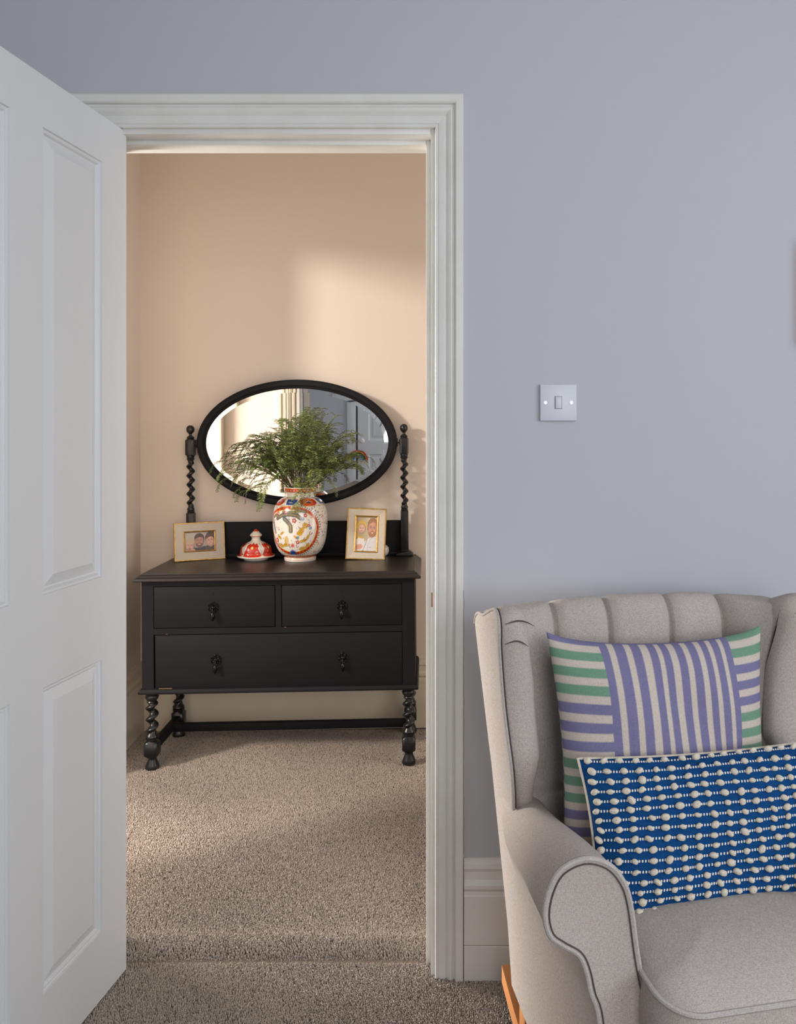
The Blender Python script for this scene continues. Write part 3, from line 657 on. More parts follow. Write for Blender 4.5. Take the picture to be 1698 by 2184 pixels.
# ------------------------------------------------------------------ ginger jar vase and its lid
RED, ORG, BLU, GLD, GRY, WHT, DRD = (190, 48, 14), (214, 84, 24), (36, 70, 140), (222, 172, 52), (112, 112, 96), (240, 232, 220), (150, 34, 22)
VH = .303
def vase_canvas():
    Wc, Hc = 1440, 620; c = Canvas(Wc, Hc, (238, 230, 218)); R_ = .110
    def X(xc, k=0):
        s = max(-.96, min(.96, (xc-450)/318)); return (720*k+720+math.asin(s)*Wc/(2*math.pi)) % Wc
    def Y(yc): return Hc*(1-(1010-yc)/2904/VH*.994)
    sx = Wc/(2*math.pi*R_*2904)
    rnd = random.Random(3)
    # scattered filigree all over
    for k in range(620):
        x, y = rnd.uniform(0, Wc), rnd.uniform(Y(330), Y(900)); col = rnd.choice([GRY, BLU, DRD, GLD, (120, 110, 150)]); a0 = rnd.uniform(0, 6)
        P = [(x+t*5*math.cos(a0+t*.5), y+t*5*math.sin(a0+t*.5)) for t in range(4)]; 
        c.line(P, rnd.choice([2.6, 3.6]), col, .8)
        if rnd.random() < .4: c.ell(x, y, 5.5, 5.5, rnd.choice([RED, ORG, GLD, BLU]))
    med = [(400, 352), (500, 362), (590, 395), (655, 460), (688, 560), (682, 680), (650, 780), (590, 850), (500, 885), (400, 895), (310, 885), (230, 840), (180, 760), (152, 660), (142, 560), (155, 460), (200, 392), (300, 358)]
    for k in (0, 1):
        # the canvas is drawn in unrolled coordinates with a safe margin; medallion k=1 sits on the far side, drawn centred then rolled
        cm = med; Q = catmull(cm, 72)
        if k == 1: c.a = np.roll(c.a, 720, axis=1)
        P = [(X(q[0]), Y(q[1])) for q in Q]; P.append(P[0])
        c.poly(P[:-1], (240, 233, 222))
        # blue feathered outer edge
        cen = (X(415), Y(620))
        for i in range(0, 72):
            x, y = P[i]; dx, dy = x-cen[0], y-cen[1]; L = math.hypot(dx, dy)
            c.line([(x, y), (x+dx/L*27+5, y+dy/L*27)], 6.5, BLU if i % 3 else GRY, .9)
        c.line(P, 27, GLD); c.line(P, 21, RED)
        for i in range(0, 72, 2): c.ell(P[i][0], P[i][1], 5, 5, (236, 130, 50))
        IN = [(cen[0]+(x-cen[0])*.90, cen[1]+(y-cen[1])*.93) for x, y in P]; c.line(IN, 4, GLD); 
        # peacock tail leaves
        for pts, w in (([(170, 470), (185, 560), (200, 650)], 14), ([(230, 480), (290, 440), (380, 425), (470, 440), (510, 470)], 24), ([(300, 400), (400, 405), (520, 385), (570, 400)], 16), ([(320, 480), (370, 520), (400, 570), (398, 625)], 24), ([(240, 460), (210, 440), (180, 470)], 16)):
            Lp = [(X(a_), Y(b2)) for a_, b2 in pts]; c.line(Lp, w*1.45, (74, 80, 88)); c.line(Lp, w*1.05, (112, 110, 92)); c.line(Lp, 3, GLD)
        for (x, y, r) in ((235, 420, 9), (440, 500, 11), (335, 405, 8), (215, 740, 12), (478, 755, 9), (600, 560, 8), (565, 440, 9)):
            for t in range(5): c.ell(X(x)+r*1.1*math.cos(t*1.257), Y(y)+r*1.1*math.sin(t*1.257), r*.75, r*.75, RED)
            c.ell(X(x), Y(y), r*.6, r*.6, WHT)
        for t in range(7): c.line([(X(415), Y(795)), (X(415)+19*math.cos(t*.9), Y(795)+19*math.sin(t*.9))], 6, (214, 44, 26))
        for (x, y, rx, ry, a_) in ((340, 740, 12, 28, .1), (330, 790, 24, 10, -.2), (520, 620, 14, 22, .4), (560, 560, 15, 18, -.3), (500, 650, 16, 14, 0), (250, 700, 18, 8, .5), (290, 650, 16, 6, -.6), (460, 700, 18, 6, .7), (590, 700, 7, 22, .5), (540, 740, 22, 8, -.2), (260, 800, 22, 10, .3), (530, 830, 20, 10, -.3), (590, 800, 8, 18, .6)):
            c.ell(X(x), Y(y), rx*1.35+2, ry*1.3+2, (140, 100, 34), a_); c.ell(X(x), Y(y), rx*1.35, ry*1.3, GLD, a_); c.line([(X(x)-rx*.8, Y(y)), (X(x)+rx*.3, Y(y)-ry*.5), (X(x)+rx*.8, Y(y)+ry*.4)], 2.5, (150, 96, 30))
        for (x, y) in ((620, 650), (250, 600), (470, 800), (380, 800), (560, 720), (165, 530)):
            c.line([(X(x)+10*math.cos(t), Y(y)+12*math.sin(t)) for t in np.linspace(0, 4.6, 9)], 4.6, DRD)
        for t in range(120):
            x, y = rnd.uniform(190, 640), rnd.uniform(400, 870)
            if 300 < x < 480 and 600 < y < 700: continue
            c.line([(X(x), Y(y)), (X(x)+rnd.uniform(-16, 16), Y(y)+rnd.uniform(-12, 12))], 3.4, rnd.choice([GRY, (110, 160, 180), BLU, (90, 80, 70), GLD]), .9)
        for x, y in ((190, 600), (480, 700), (220, 790), (620, 590), (540, 480)): c.ell(X(x), Y(y), 11, 15, (96, 146, 176), .4, .85)
        # blue lotus at the foot of the medallion
        for t in range(-5, 6):
            a_ = t*.26; c.line([(X(405), Y(915)), (X(405)+38*math.sin(a_), Y(915)-52*math.cos(a_)*.8)], 8, BLU); 
        c.ell(X(405), Y(885), 6, 18, BLU); c.ell(X(405), Y(925), 46, 12, WHT); c.line([(X(405)+36*math.cos(t), Y(920)+8*math.sin(t)) for t in np.linspace(0, 6.28, 20)], 2, BLU)
        c.ell(X(400), Y(345), 13, 10, GLD); c.ell(X(400), Y(345), 6, 5, WHT)
        if k == 1: c.a = np.roll(c.a, 720, axis=1)
    # shoulder cartouches
    for k in range(8):
        x = (720-50+k*180) % Wc; y = Y(292)
        for w_ in (0, -Wc, Wc):
            if k % 2 == 0: c.poly([(x+w_-66, y-26), (x+w_+66, y-26), (x+w_+48, y+18), (x+w_-48, y+18)], BLU); c.ell(x+w_-10, y, 26, 5, (160, 160, 130), .1)
            else: c.ell(x+w_, y-2, 92, 34, RED); c.ell(x+w_, y-2, 60, 22, ORG); c.ell(x+w_, y-2, 34, 11, (84, 70, 70)); c.line([(x+w_-34, y), (x+w_, y-12), (x+w_+34, y)], 3, WHT)
    c.line([(0, Y(333)), (Wc, Y(333))], 5, GLD); c.line([(0, Y(258)), (Wc, Y(258))], 2.5, GLD)
    for k in range(90): c.line([(k*16, Y(247)), (k*16+9, Y(240))], 2.6, (92, 104, 100))
    # rim band
    c.line([(0, Y(158)), (Wc, Y(158))], abs(Y(178)-Y(133)), RED)
    for k in range(28): c.line([(k*51.4+14*math.cos(t), Y(170)-13*math.sin(t)) for t in np.linspace(0, 3.14, 9)], 2.6, (236, 200, 160)); c.ell(k*51.4, Y(165), 4, 5, GLD)
    c.line([(0, Y(134)), (Wc, Y(134))], 3, GLD); c.line([(0, Y(180)), (Wc, Y(180))], 3, ORG)
    # foot band
    c.line([(0, Y(943)), (Wc, Y(943))], 22, RED)
    for k in range(16): c.line([(k*90+40*math.cos(t), Y(955)-18*math.sin(t)) for t in np.linspace(0, 3.14, 11)], 3.4, GLD)
    c.line([(0, Y(958)), (Wc, Y(958))], 3, GLD); c.line([(0, Y(985)), (Wc, Y(985))], 3, (186, 90, 60)); c.line([(0, Y(968)), (Wc, Y(968))], 2, DRD)
    return c
def glazed(name, prof, cv, n, nz, parent, ph, zmax):
    """prof: [(r,z)] outer wall; colours sampled by angle and height"""
    pr = np.array(catmull(prof, nz, closed=False)); th = np.linspace(0, 2*math.pi, n, endpoint=False)
    V = np.zeros((nz, n, 3)); V[..., 0] = pr[:, 0, None]*np.cos(th); V[..., 1] = pr[:, 0, None]*np.sin(th); V[..., 2] = pr[:, 1, None]
    u = np.tile(((th-ph)/(2*math.pi)+.5) % 1.0, (nz, 1)); v = np.tile((1-pr[:, 1]/zmax)[:, None], (1, n))
    F = [(j*n+i, j*n+(i+1) % n, (j+1)*n+(i+1) % n, (j+1)*n+i) for j in range(nz-1) for i in range(n)]
    return pmesh(name, V.reshape(-1, 3), F, M_porc, parent, cols=cv.sample(u.ravel(), v.ravel()), fix=True, sharp=60)
vp = on_top(640.5, 1194.5)
vase = empty('ginger_jar_vase', vp, label='rounded porcelain vase with orange, blue and gold pattern, holding greenery', cat='vase')
VP = [(.063, 0), (.0650, .003), (.0655, .011), (.0635, .016), (.0665, .020), (.078, .030), (.090, .044), (.100, .066), (.107, .095), (.1115, .135), (.1125, .165), (.1105, .195), (.1045, .222), (.094, .242), (.077, .256), (.0600, .262), (.0565, .268), (.0560, .278), (.0585, .285), (.0635, .2865), (.0645, .291), (.0645, .299), (.0625, .303)]
phv = -math.pi/2
glazed('jar_body', VP, vase_canvas(), 640, 300, vase, phv, VH)
m = MB(); m.lathe([(.0625, .3028), (.056, .302), (.051, .285), (.050, .265), (.085, .24), (.1, .2), (.1, .1), (.07, .03), (.0001, .025)], 64, cap=False); m.build('jar_inside', M_white, vase)
m = MB(); m.lathe([(.063, 0), (.0001, .001)], 64, cap=False); m.build('jar_foot', M_white, vase)
def lid_canvas():
    c = Canvas(1000, 400, (236, 226, 212)); Wc = 1000; h = .126
    def Y(z): return 400*(1-z/h)
    c.line([(0, Y(.122)), (Wc, Y(.122))], 34, (206, 56, 24)); c.line([(0, Y(.098)), (Wc, Y(.098))], 7, RED)
    for k in range(5):
        x = k*200+40; P = [(x-78, Y(.020)), (x-80, Y(.036)), (x-62, Y(.052)), (x-72, Y(.060)), (x-56, Y(.070)), (x-26, Y(.066)), (x, Y(.073)), (x+26, Y(.066)), (x+56, Y(.070)), (x+72, Y(.060)), (x+62, Y(.052)), (x+80, Y(.036)), (x+78, Y(.020))]
        Q = [tuple(q) for q in catmull(P, 60)]
        c.poly(Q, (206, 44, 20)); c.line(Q+[Q[0]], 3, ORG)
        c.ell(x, Y(.054), 16, 20, GLD); c.ell(x, Y(.054), 8, 9, WHT)
        for dx, dz in ((-50, .030), (-30, .038), (35, .034), (55, .028), (-44, .052), (44, .054)):
            c.ell(x+dx, Y(dz), 5, 5, (236, 200, 150)); c.ell(x+dx+5, Y(dz), 4, 4, GLD); c.line([(x+dx-12, Y(dz)+6), (x+dx, Y(dz)-8), (x+dx+12, Y(dz)+4)], 2, ORG)
        for t in range(7): c.line([(x+100+random.uniform(-14, 14), Y(.03+.006*t)), (x+100+random.uniform(-16, 16), Y(.034+.006*t))], 3, (60, 64, 84))
        c.ell(x+100, Y(.068), 12, 6, (60, 64, 84), 0, .6)
    c.line([(0, Y(.0255)), (Wc, Y(.0255))], 10, (206, 44, 20)); c.line([(0, Y(.012)), (Wc, Y(.012))], 3, (200, 60, 30))
    return c
lp = on_top(546, 1192)
lid = empty('vase_lid', lp, label='domed red and white porcelain lid with a pointed knob, standing beside the vase', cat='lid')
LPf = [(.050, 0), (.051, .006), (.052, .0095), (.074, .011), (.0780, .0135), (.0765, .018), (.0690, .022), (.0655, .028), (.0650, .038), (.0615, .050), (.053, .060), (.036, .070), (.023, .076), (.0185, .082), (.0170, .088), (.0190, .093), (.0240, .0965), (.0250, .1000), (.0230, .1045), (.0140, .114), (.0080, .121), (.0030, .1255), (.0002, .126)]
glazed('lid_dome', LPf, lid_canvas(), 360, 170, lid, -math.pi/2+.35, .126)

# ------------------------------------------------------------------ greenery in the vase
def frond_mesh(P0, D0, length, droop, rnd, leafs=1.0, side_br=True):
    """arching stem with opposed needle leaves; returns verts, faces, cols"""
    V = []; F = []; K = []
    def leaf(p, d, n, l, w, col):
        s = d.cross(n)
        if s.length < 1e-4: return
        s.normalize(); b = len(V); q = d*l
        V.extend([p, p+q*.35+s*w, p+q+n*(-.12*l), p+q*.35-s*w, p+q*.38+n*w*.7]); K.extend([col]*5)
        F.extend([(b, b+1, b+4), (b+1, b+2, b+4), (b+2, b+3, b+4), (b+3, b, b+4)])
    def stem(P, r0, r1, col):
        b = len(V); n = 4
        for i, p in enumerate(P):
            t = (P[min(i+1, len(P)-1)]-P[max(i-1, 0)]).normalized(); a_ = t.cross(Vector((.3, .2, 1))).normalized(); c_ = t.cross(a_)
            r = r0+(r1-r0)*i/(len(P)-1)
            for k in range(n): V.append(p+r*(a_*math.cos(k*math.pi/2)+c_*math.sin(k*math.pi/2))); K.append(col)
        for i in range(len(P)-1):
            for k in range(n): F.append((b+i*n+k, b+i*n+(k+1) % n, b+(i+1)*n+(k+1) % n, b+(i+1)*n+k))
    def grow(p, d, L, dr, start, r0, depth):
        st = .0052; n = max(4, int(L/st)); P = [p.copy()]; d = d.normalized()
        tw = Vector((rnd.uniform(-1, 1), rnd.uniform(-1, 1), rnd.uniform(-.3, .3)))*.02
        base = rnd.random()
        for i in range(n):
            t = i/n; d = (d+Vector((0, 0, -1))*dr*(.12+1.9*t**1.5)*st*7.5+tw*.5).normalized(); p = p+d*st; P.append(p.copy())
            if t > start:
                side = d.cross(Vector((0, 0, 1)))
                if side.length < .05: side = Vector((1, 0, 0))
                side.normalize(); up = side.cross(d).normalized()
                g = (t-start)/(1-start); l = (.0225*(1-.55*g**2)*(.6+.4*min(1, g*6)))*rnd.uniform(.8, 1.2)
                for s in (-1, 1):
                    if rnd.random() > .93*leafs: continue
                    ld = (side*s*rnd.uniform(.75, 1)+d*rnd.uniform(.25, .65)+up*rnd.uniform(-.25, .3)).normalized()
                    k = rnd.random(); col = lin((70+48*k+14*base, 92+48*k, 40+32*k)) if rnd.random() > .16 else lin((160, 174, 104))
                    leaf(p.copy(), ld, up, l, .0018, col)
                if depth and rnd.random() < .165 and t < .93:
                    s = rnd.choice((-1, 1)); out = Vector((p.x*2.2, p.y*1.5, 0)); grow(p.copy(), (d*.7+side*s*rnd.uniform(.3, .9)+up*rnd.uniform(.0, .5)+out+Vector((0, 0, .3))), rnd.uniform(.06, .12), rnd.uniform(1.6, 4.5), .06, r0*.6, depth-1)
        stem(P[::2] if len(P) > 8 else P, r0, r0*.35, lin((84, 80, 50)))
    grow(P0, D0, length, droop, .36, .0016, 1 if side_br else 0)
    return V, F, K
plant = empty('greenery_bunch', vp+Vector((0, 0, .30)), label='bunch of arching feathery green fronds standing in the patterned vase', cat='plant')
rnd = random.Random(11)
# (target pixel of the tip region, length scale) guide the main sprays; depth offset spreads them around
bpy.context.view_layer.update()
specs = []
for k in range(30):
    a_ = rnd.uniform(-1, 1); specs.append((a_*1.10, rnd.uniform(-.7, .25), rnd.uniform(.19, .30)+.03*(1-abs(a_)), rnd.uniform(.25, .8)))
specs += [(-.62, -.1, .40, .75), (-.44, -.15, .46, 1.05), (-.40, -.2, .44, 1.2), (-.25, -.1, .44, 1.5), (-.36, -.1, .38, .8), (.10, -.1, .37, .5), (.30, -.15, .375, .6), (.42, -.15, .37, .7), (.75, -.1, .35, .8), (.95, -.2, .34, .9),
          (-1.0, -.3, .34, .9), (-1.1, -.4, .32, 1.1), (-.9, -.5, .34, 1.3), (-.8, -.7, .33, 2.0), (-.5, -.9, .27, 2.8), (.15, -1.0, .20, 5.0), (.5, -.8, .24, 3.0), (.8, -.6, .28, 2.0)]
for k in range(10): specs.append((rnd.uniform(-.7, .6), rnd.uniform(-.5, .2), rnd.uniform(.26, .36), rnd.uniform(.2, .5)))
for ax, ay, L, dr in specs:
    d = Vector((math.sin(ax*.72), ay*.55, math.cos(ax*.72)*1.05)).normalized()
    p0 = Vector((math.sin(ax)*.022+rnd.uniform(-.008, .008), rnd.uniform(-.02, .02), -.03))
    V, F, K = frond_mesh(p0, d, L*.98, dr*1.05, rnd)
    for q in V:
        if q.y > .05 and q.z > -.02: q.y = .05+.022*(1-math.exp(-(q.y-.05)/.022))
    pmesh('frond', V, F, M_leaf, plant, cols=np.array(K), fix=False, smooth=False)

# ------------------------------------------------------------------ reflected side of the near room: cupboard door with knob, hanging rainbow
d2 = empty('door_2', (-.64, YB+.004, 0), kind='structure')
def cup_door():
    m = MB(); w = .78; xs = [0, .11, .35, .43, .67, w]; zs = [0, .2, .86, 1.0, 1.86, 1.98]
    for i in (0, 2, 4): m.box(xs[i], xs[i+1], -.03, .0, zs[0], zs[5])
    for i in (1, 3):
        for j in (0, 2, 4): m.box(xs[i], xs[i+1], -.03, .0, zs[j], zs[j+1])
    return m, xs, zs
m, xs, zs = cup_door(); m.build('frame', M_doorp, d2, smooth=False)
for i in (1, 3):
    for j in (1, 3):
        mm = MB(); x0, x1, z0, z1 = xs[i], xs[i+1], zs[j], zs[j+1]
        R = [[(x0+q, y, z0+q), (x1-q, y, z0+q), (x1-q, y, z1-q), (x0+q, y, z1-q)] for q, y in ((0, 0), (.01, -.008), (.03, -.010), (.05, -.004))]
        mm.rings(R, cap=False); mm.add(R[-1], [(0, 1, 2, 3)]); mm.build('panel', M_doorp, d2, sharp=12)
MB().lathe([(.0001, 0), (.02, .001), (.012, .008), (.010, .022), (.022, .03), (.026, .042), (.018, .054), (.0001, .058)], 24, Matrix.Translation((.045, 0, 1.0)) @ Matrix.Rotation(-math.pi/2, 4, 'X')).build('door_knob', M_white, d2)
m = MB()
for x in (-.75, .145): m.box(x, x+.09, YB-.01, YB+.02, 0, 2.01, .006)
m.box(-.75, .235, YB-.01, YB+.023, 2.0, 2.092, .006); m.build('trim_8', M_doorp, kind='structure')
rb = empty('rainbow_hanging', (-.640, YB+.03, .80), label='felt rainbow hanging by a pink cord on the cupboard door, seen in the mirror', cat='decoration')
RC = [(200, 28, 26), (236, 150, 40), (28, 40, 30), (40, 130, 66), (34, 96, 190), (96, 150, 216)]
for k, col in enumerate(RC):
    r = .098-.0115*k
    m = MB(); m.tube([(r*math.cos(t), 0, r*math.sin(t)) for t in np.linspace(0, math.pi, 25)], .0062, 8); m.build('arch', mat('felt_%d' % k, srgb(*col), .9), rb)
M_pink = mat('pink_cord', srgb(222, 160, 150), .9)
MB().tube([(-.035, 0, .09), (-.008, 0, .2), (.010, 0, .09)], .002, 6).build('cord', M_pink, rb)
for s in (-1, 1):
    m = MB()
    for k in range(14): m.tube([(s*(.035+.005*k), 0, 0), (s*(.034+.0052*k)+random.uniform(-.003, .003), random.uniform(-.004, .004), -.03)], .0016, 5)
    m.build('fringe', M_cream, rb)
MB().lathe([(.0001, 0), (.006, .0), (.004, .012), (.0001, .014)], 10, Matrix.Translation((-.648, YB+.02, 1.0)) @ Matrix.Rotation(-math.pi/2, 4, 'X')).build('hook', M_screw, label='small metal hook on the cupboard door casing holding the rainbow cord', cat='hook')

# guessed frame, added unseen past the right edge only to cast a soft shadow
fp = empty('added_shadow_frame', (.990, -.001, 1.60), label='unseen frame added past the right edge to cast a soft shadow on the blue-grey wall', cat='picture')
m = MB(); m.rings([[(-.17+i, y, -.12+i), (.17-i, y, -.12+i), (.17-i, y, .12-i), (-.17+i, y, .12-i)] for i, y in ((0, 0), (0, -.030), (.004, -.034), (.018, -.034), (.022, -.028), (.022, -.01))], cap=False); m.build('frame', M_oak, fp, sharp=20)
m = MB(); m.add([(-.15, -.012, -.10), (.15, -.012, -.10), (.15, -.012, .10), (-.15, -.012, .10)], [(0, 1, 2, 3)]); m.build('print', M_white, fp, smooth=False)

# ------------------------------------------------------------------ armchair (local: x right, y back, z up)
chair = empty('armchair', (.487, -.634, 0), (0, 0, math.atan(.2)), label='oatmeal linen wingback rocking armchair with a tufted back', cat='armchair')
XC = -.010
def mirx(P): return [(2*XC-x, y, z) for x, y, z in P]
# arm outline at the front (x, z), clockwise from outer bottom
AF = [(-.262, .12), (-.264, .25), (-.273, .384), (-.286, .429), (-.294, .464), (-.306, .489), (-.332, .507), (-.351, .524), (-.3585, .556), (-.351, .592), (-.332, .620), (-.295, .632), (-.258, .620), (-.234, .592), (-.222, .556), (-.212, .486), (-.203, .436), (-.191, .384), (-.178, .25), (-.172, .12)]
AB = [(-.279, .12), (-.287, .25), (-.296, .36), (-.301, .40), (-.306, .43), (-.312, .450), (-.318, .468), (-.323, .486), (-.324, .508), (-.318, .535), (-.304, .556), (-.282, .566), (-.258, .558), (-.242, .540), (-.236, .512), (-.230, .46), (-.226, .42), (-.222, .38), (-.214, .25), (-.208, .12)]
NA = 96
def outline(P):
    Q = catmull(P, NA, closed=False); return np.array(Q)
oF, oB = outline(AF), outline(AB)
def xout(z): return np.interp(z, [.12, .30, .458, .62, .884, .955], [-.276, -.288, -.302, -.322, -.351, -.352])
def armrest(side):
    m = MB(); R = []
    f = (lambda x: x) if side < 0 else (lambda x: 2*XC-x)
    cen = np.array([-.275, .50])
    def shrink(o, d):
        t = np.roll(o, -1, 0)-np.roll(o, 1, 0); t[0] = o[1]-o[0]; t[-1] = o[-1]-o[-2]; nr = np.stack([-t[:, 1], t[:, 0]], 1); nr /= np.linalg.norm(nr, axis=1)[:, None]
        return o-nr*d
    sF = shrink(oF, .006)
    if abs(sF[45, 1]) > abs(oF[45, 1]): sF = shrink(oF, -.006)
    R.append([(f(x), .001, z) for x, z in sF]); R.append([(f(x), .0, z) for x, z in (sF+oF)/2]); R.append([(f(x), .005, z) for x, z in oF])
    for k in range(1, 15):
        t = k/14; y = .375*t; s = t*t*(3-2*t)*.7+t*.3; o = oF*(1-s)+oB*s
        R.append([(f(x), y, z) for x, z in o])
    o = oB.copy(); o[:, 0] = np.where(o[:, 0] < -.262, np.maximum(xout(o[:, 1])+np.where(o[:, 1] > .42, .004, -.002), o[:, 0]), o[:, 0]-.0)
    R.append([(f(x), .486, z) for x, z in o])
    m.rings(R)
    a_ = m.build('armrest', M_chair, chair, sharp=60)
    idx = range(6, NA-6)
    P = [(f(oF[i, 0]), .003, oF[i, 1]) for i in idx]
    MB().tube(P, .0042, 8).build('piping', M_pipe, a_)
    P = [(f(sF[i, 0]), -.0005, sF[i, 1]) for i in idx]
    MB().tube(P, .0012, 6).build('seam', M_seam, a_)
    return a_
armrest(-1); armrest(1)
# wings: profile (y, z)
WP = [(.487, .12), (.496, .28), (.503, .458), (.511, .66), (.520, .84), (.514, .883), (.485, .902), (.44, .908), (.40, .922), (.36, .936), (.332, .940), (.313, .925), (.310, .895), (.320, .845), (.330, .763), (.327, .70), (.321, .644), (.330, .594), (.352, .535), (.368, .46), (.372, .30), (.372, .12)]
wp = np.array(catmull(WP, 120, closed=False))
def wing(side):
    f = (lambda x: x) if side < 0 else (lambda x: 2*XC-x)
    t = np.roll(wp, -1, 0)-np.roll(wp, 1, 0); nr = np.stack([t[:, 1], -t[:, 0]], 1); nr /= np.linalg.norm(nr, axis=1)[:, None]
    cen = wp.mean(0); 
    if (nr*(cen-wp)).sum() < 0: nr = -nr   # inwards
    R = []
    th = lambda z: np.interp(z, [.12, .5, .60, .66, .8, .95], [.04, .040, .048, .066, .070, .060])
    wk = 1 if side < 0 else 1.35
    for dx, ins in ((0, .012), (.0, .004), (.002, 0), (.012, -.002), (.3, -.006), (.6, -.006), (.85, .002), (.95, .012), (1.0, .028)):
        o = wp+nr*ins; z = o[:, 1]
        x = xout(z)+(dx if dx < .02 else dx*th(z)*wk); R.append([(f(a_), b2[0], b2[1]) for a_, b2 in zip(x, o)])
    m = MB(); m.rings(R); w_ = m.build('wing', M_chair, chair, sharp=70)
    P = [(f(xout(q[1])+.001), q[0]-.0008, q[1]) for q in wp[26:101]]
    MB().tube(P, .0032, 8).build('piping', M_pipe, w_)
    P = [(f(xout(q[1])+.0055), q[0]-.0030, q[1]+.001) for q in wp[50:101]]
    MB().tube(P, .0011, 6).build('seam', M_seam, w_)
    for zc, yy, wd in ((.918, .3105, 1), (.880, .3125, .8)):
        P = []
        for k in range(13):
            s = k/12; x = -.344+.058*s*wd+.004; P.append((f(x), yy-.0085+.006*(2*s-1)**4, zc+.010*math.sin(math.pi*s)-.006*s))
        MB().tube(P, [.0003+.0013*math.sin(math.pi*k/12) for k in range(13)], 6).build('pleat', M_seam, w_)
    return w_
wing(-1); wing(1)
# tufted inside back and outside back: grid over x and a vertical path
def back_grid():
    path = [(.345, .36), (.372, .45), (.388, .55), (.398, .65), (.405, .75), (.412, .83), (.420, .890), (.437, .924), (.462, .936), (.486, .922), (.498, .89), (.500, .80), (.495, .6), (.488, .4), (.480, .12)]
    pp = catmull(path, 150, closed=False); nx = 180
    xs = np.linspace(-.300, .285, nx); V = []
    cre = [-.200, -.083, .052, .172]
    for (y, z) in pp:
        for x in xs:
            up = smoothstep(.45, .93, z); wgt = 1 if y < .47 else max(0, 1-(y-.47)/.02)
            xr = (x-XC)/.29; crown = (.014*(1-xr*xr)-.016)*smoothstep(.8, .93, z)
            # creases converge on buttons at z=.80
            dz = z-.80; off = 0.0
            for c0 in cre:
                cx_ = c0*(1+.0*dz) + .20*min(0, -(dz))*(.1 if c0 > 0 else -.02)*-1
                g = math.exp(-((x-cx_)/.0032)**2)*.014+math.exp(-((x-cx_)/.016)**2)*.010
                off += g*(1 if z > .78 else max(0, 1-(.78-z)/.03))
                off += .018*math.exp(-((x-cx_)**2+(dz)**2)/.00035)
            for c0 in (-.14, -.015, .112):   # second row of buttons and diamond folds
                off += .018*math.exp(-((x-c0)**2+(z-.66)**2)/.00035)
            puff = 0
            # inner wing sweep
            sw_ = max(0.0, abs(x-XC+.0)-.188); swp = -min(.075, sw_*1.0)*(1 if z > .45 else .5)*(1 if x > 0 else .25)
            if y > .445: swp *= max(0, 1-(y-.445)/.03)
            seam = .006*math.exp(-((z-.565)/.004)**2)
            x_ = max(x, xout(z)+.010) if x < 0 else min(x, 2*XC-xout(z)-.010)
            V.append((x_, y+off*wgt+swp+seam*wgt, z+crown-off*.55*smoothstep(.88, .93, z)))
    F = [(j*nx+i, j*nx+i+1, (j+1)*nx+i+1, (j+1)*nx+i) for j in range(149) for i in range(nx-1)]
    return V, F
V, F = back_grid(); bk = pmesh('backrest', V, F, M_chair, chair, sharp=0)
for c0 in (-.200, -.083, .052, .172): MB().lathe([(.0001, .004), (.006, .003), (.009, 0), (.0001, -.003)], 16, Matrix.Translation((c0, .412, .80)) @ Matrix.Rotation(math.pi/2, 4, 'X')).build('button', M_pipe, bk)
# dark crease threads that read as stitched folds at the top
for c0, c1 in ((-.200, -.186), (-.083, -.074), (.052, .056), (.172, .180)):
    P = []
    for k in range(14):
        s = k/13; z = .80+.125*s; y = np.interp(z, [.80, .83, .89, .924], [.410, .412, .420, .437])+.0165; P.append((c0+(c0-c0)*s, y, z-.004))
# seat platform and cushion
m = MB(); m.box(-.20, .18, .012, .45, .13, .315, .012, seg=3); m.build('seat_base', M_chair, chair)
def rrect(x0, x1, y0, y1, r, n=10, ins=0):
    P = []
    x0 += ins; x1 -= ins; y0 += ins; y1 -= ins; r = max(.004, r-ins)
    for cx_, cy_, a0 in ((x1-r, y1-r, 0), (x0+r, y1-r, 90), (x0+r, y0+r, 180), (x1-r, y0+r, 270)):
        for k in range(n+1):
            t = math.radians(a0+90*k/n); P.append((cx_+r*math.cos(t), cy_+r*math.sin(t)))
    return P
def cushion():
    R = []
    X0, X1, Y0, Y1 = -.206, .186, -.092, .375
    for ins, z in ((.16, .310), (.04, .312), (.010, .320), (.001, .333), (-.003, .37), (-.003, .41), (.0, .446), (.0, .452), (.004, .460), (.016, .468), (.05, .478), (.10, .485), (.15, .488), (.185, .489)):
        R.append([(x, y, z-.02*max(0, (-.02-y))/.1*(1 if z > .4 else 0)) for x, y in rrect(X0, X1, Y0, Y1, .062, ins=ins)])
    return R
R = cushion(); m = MB(); m.rings(R); cu = m.build('seat_cushion', M_chair, chair, sharp=0)
MB().tube([Vector(p)+Vector((0, 0, .002)) for p in R[7]], .0045, 8, closed=True).build('piping', M_pipe, cu)
MB().tube([Vector(p)+Vector((0, 0, .001)) for p in R[2]], .004, 8, closed=True).build('piping', M_pipe, cu)
# rockers and legs
def rocker(x):
    m = MB(); R = []
    for k in range(25):
        y = -.20+.775*k/24; zb = .5*(y-.19)**2/1.0*.9; 
        R.append([(x-.014, y, zb), (x+.014, y, zb), (x+.014, y, zb+.038), (x-.014, y, zb+.038)])
    m.rings(R); r_ = m.build('rocker_rail', M_oak, chair, sharp=30)
    for y in (.03, .40): MB().box(x-.013, x+.013, y, y+.04, .5*.9*(y-.17)**2+.02, .135, .003).build('leg', M_oak, chair)
rocker(-.262); rocker(.242)
for y in (.05, .42): MB().box(-.262, .242, y-.012, y+.012, .075, .11, .003).build('crossbar', M_oak, chair)

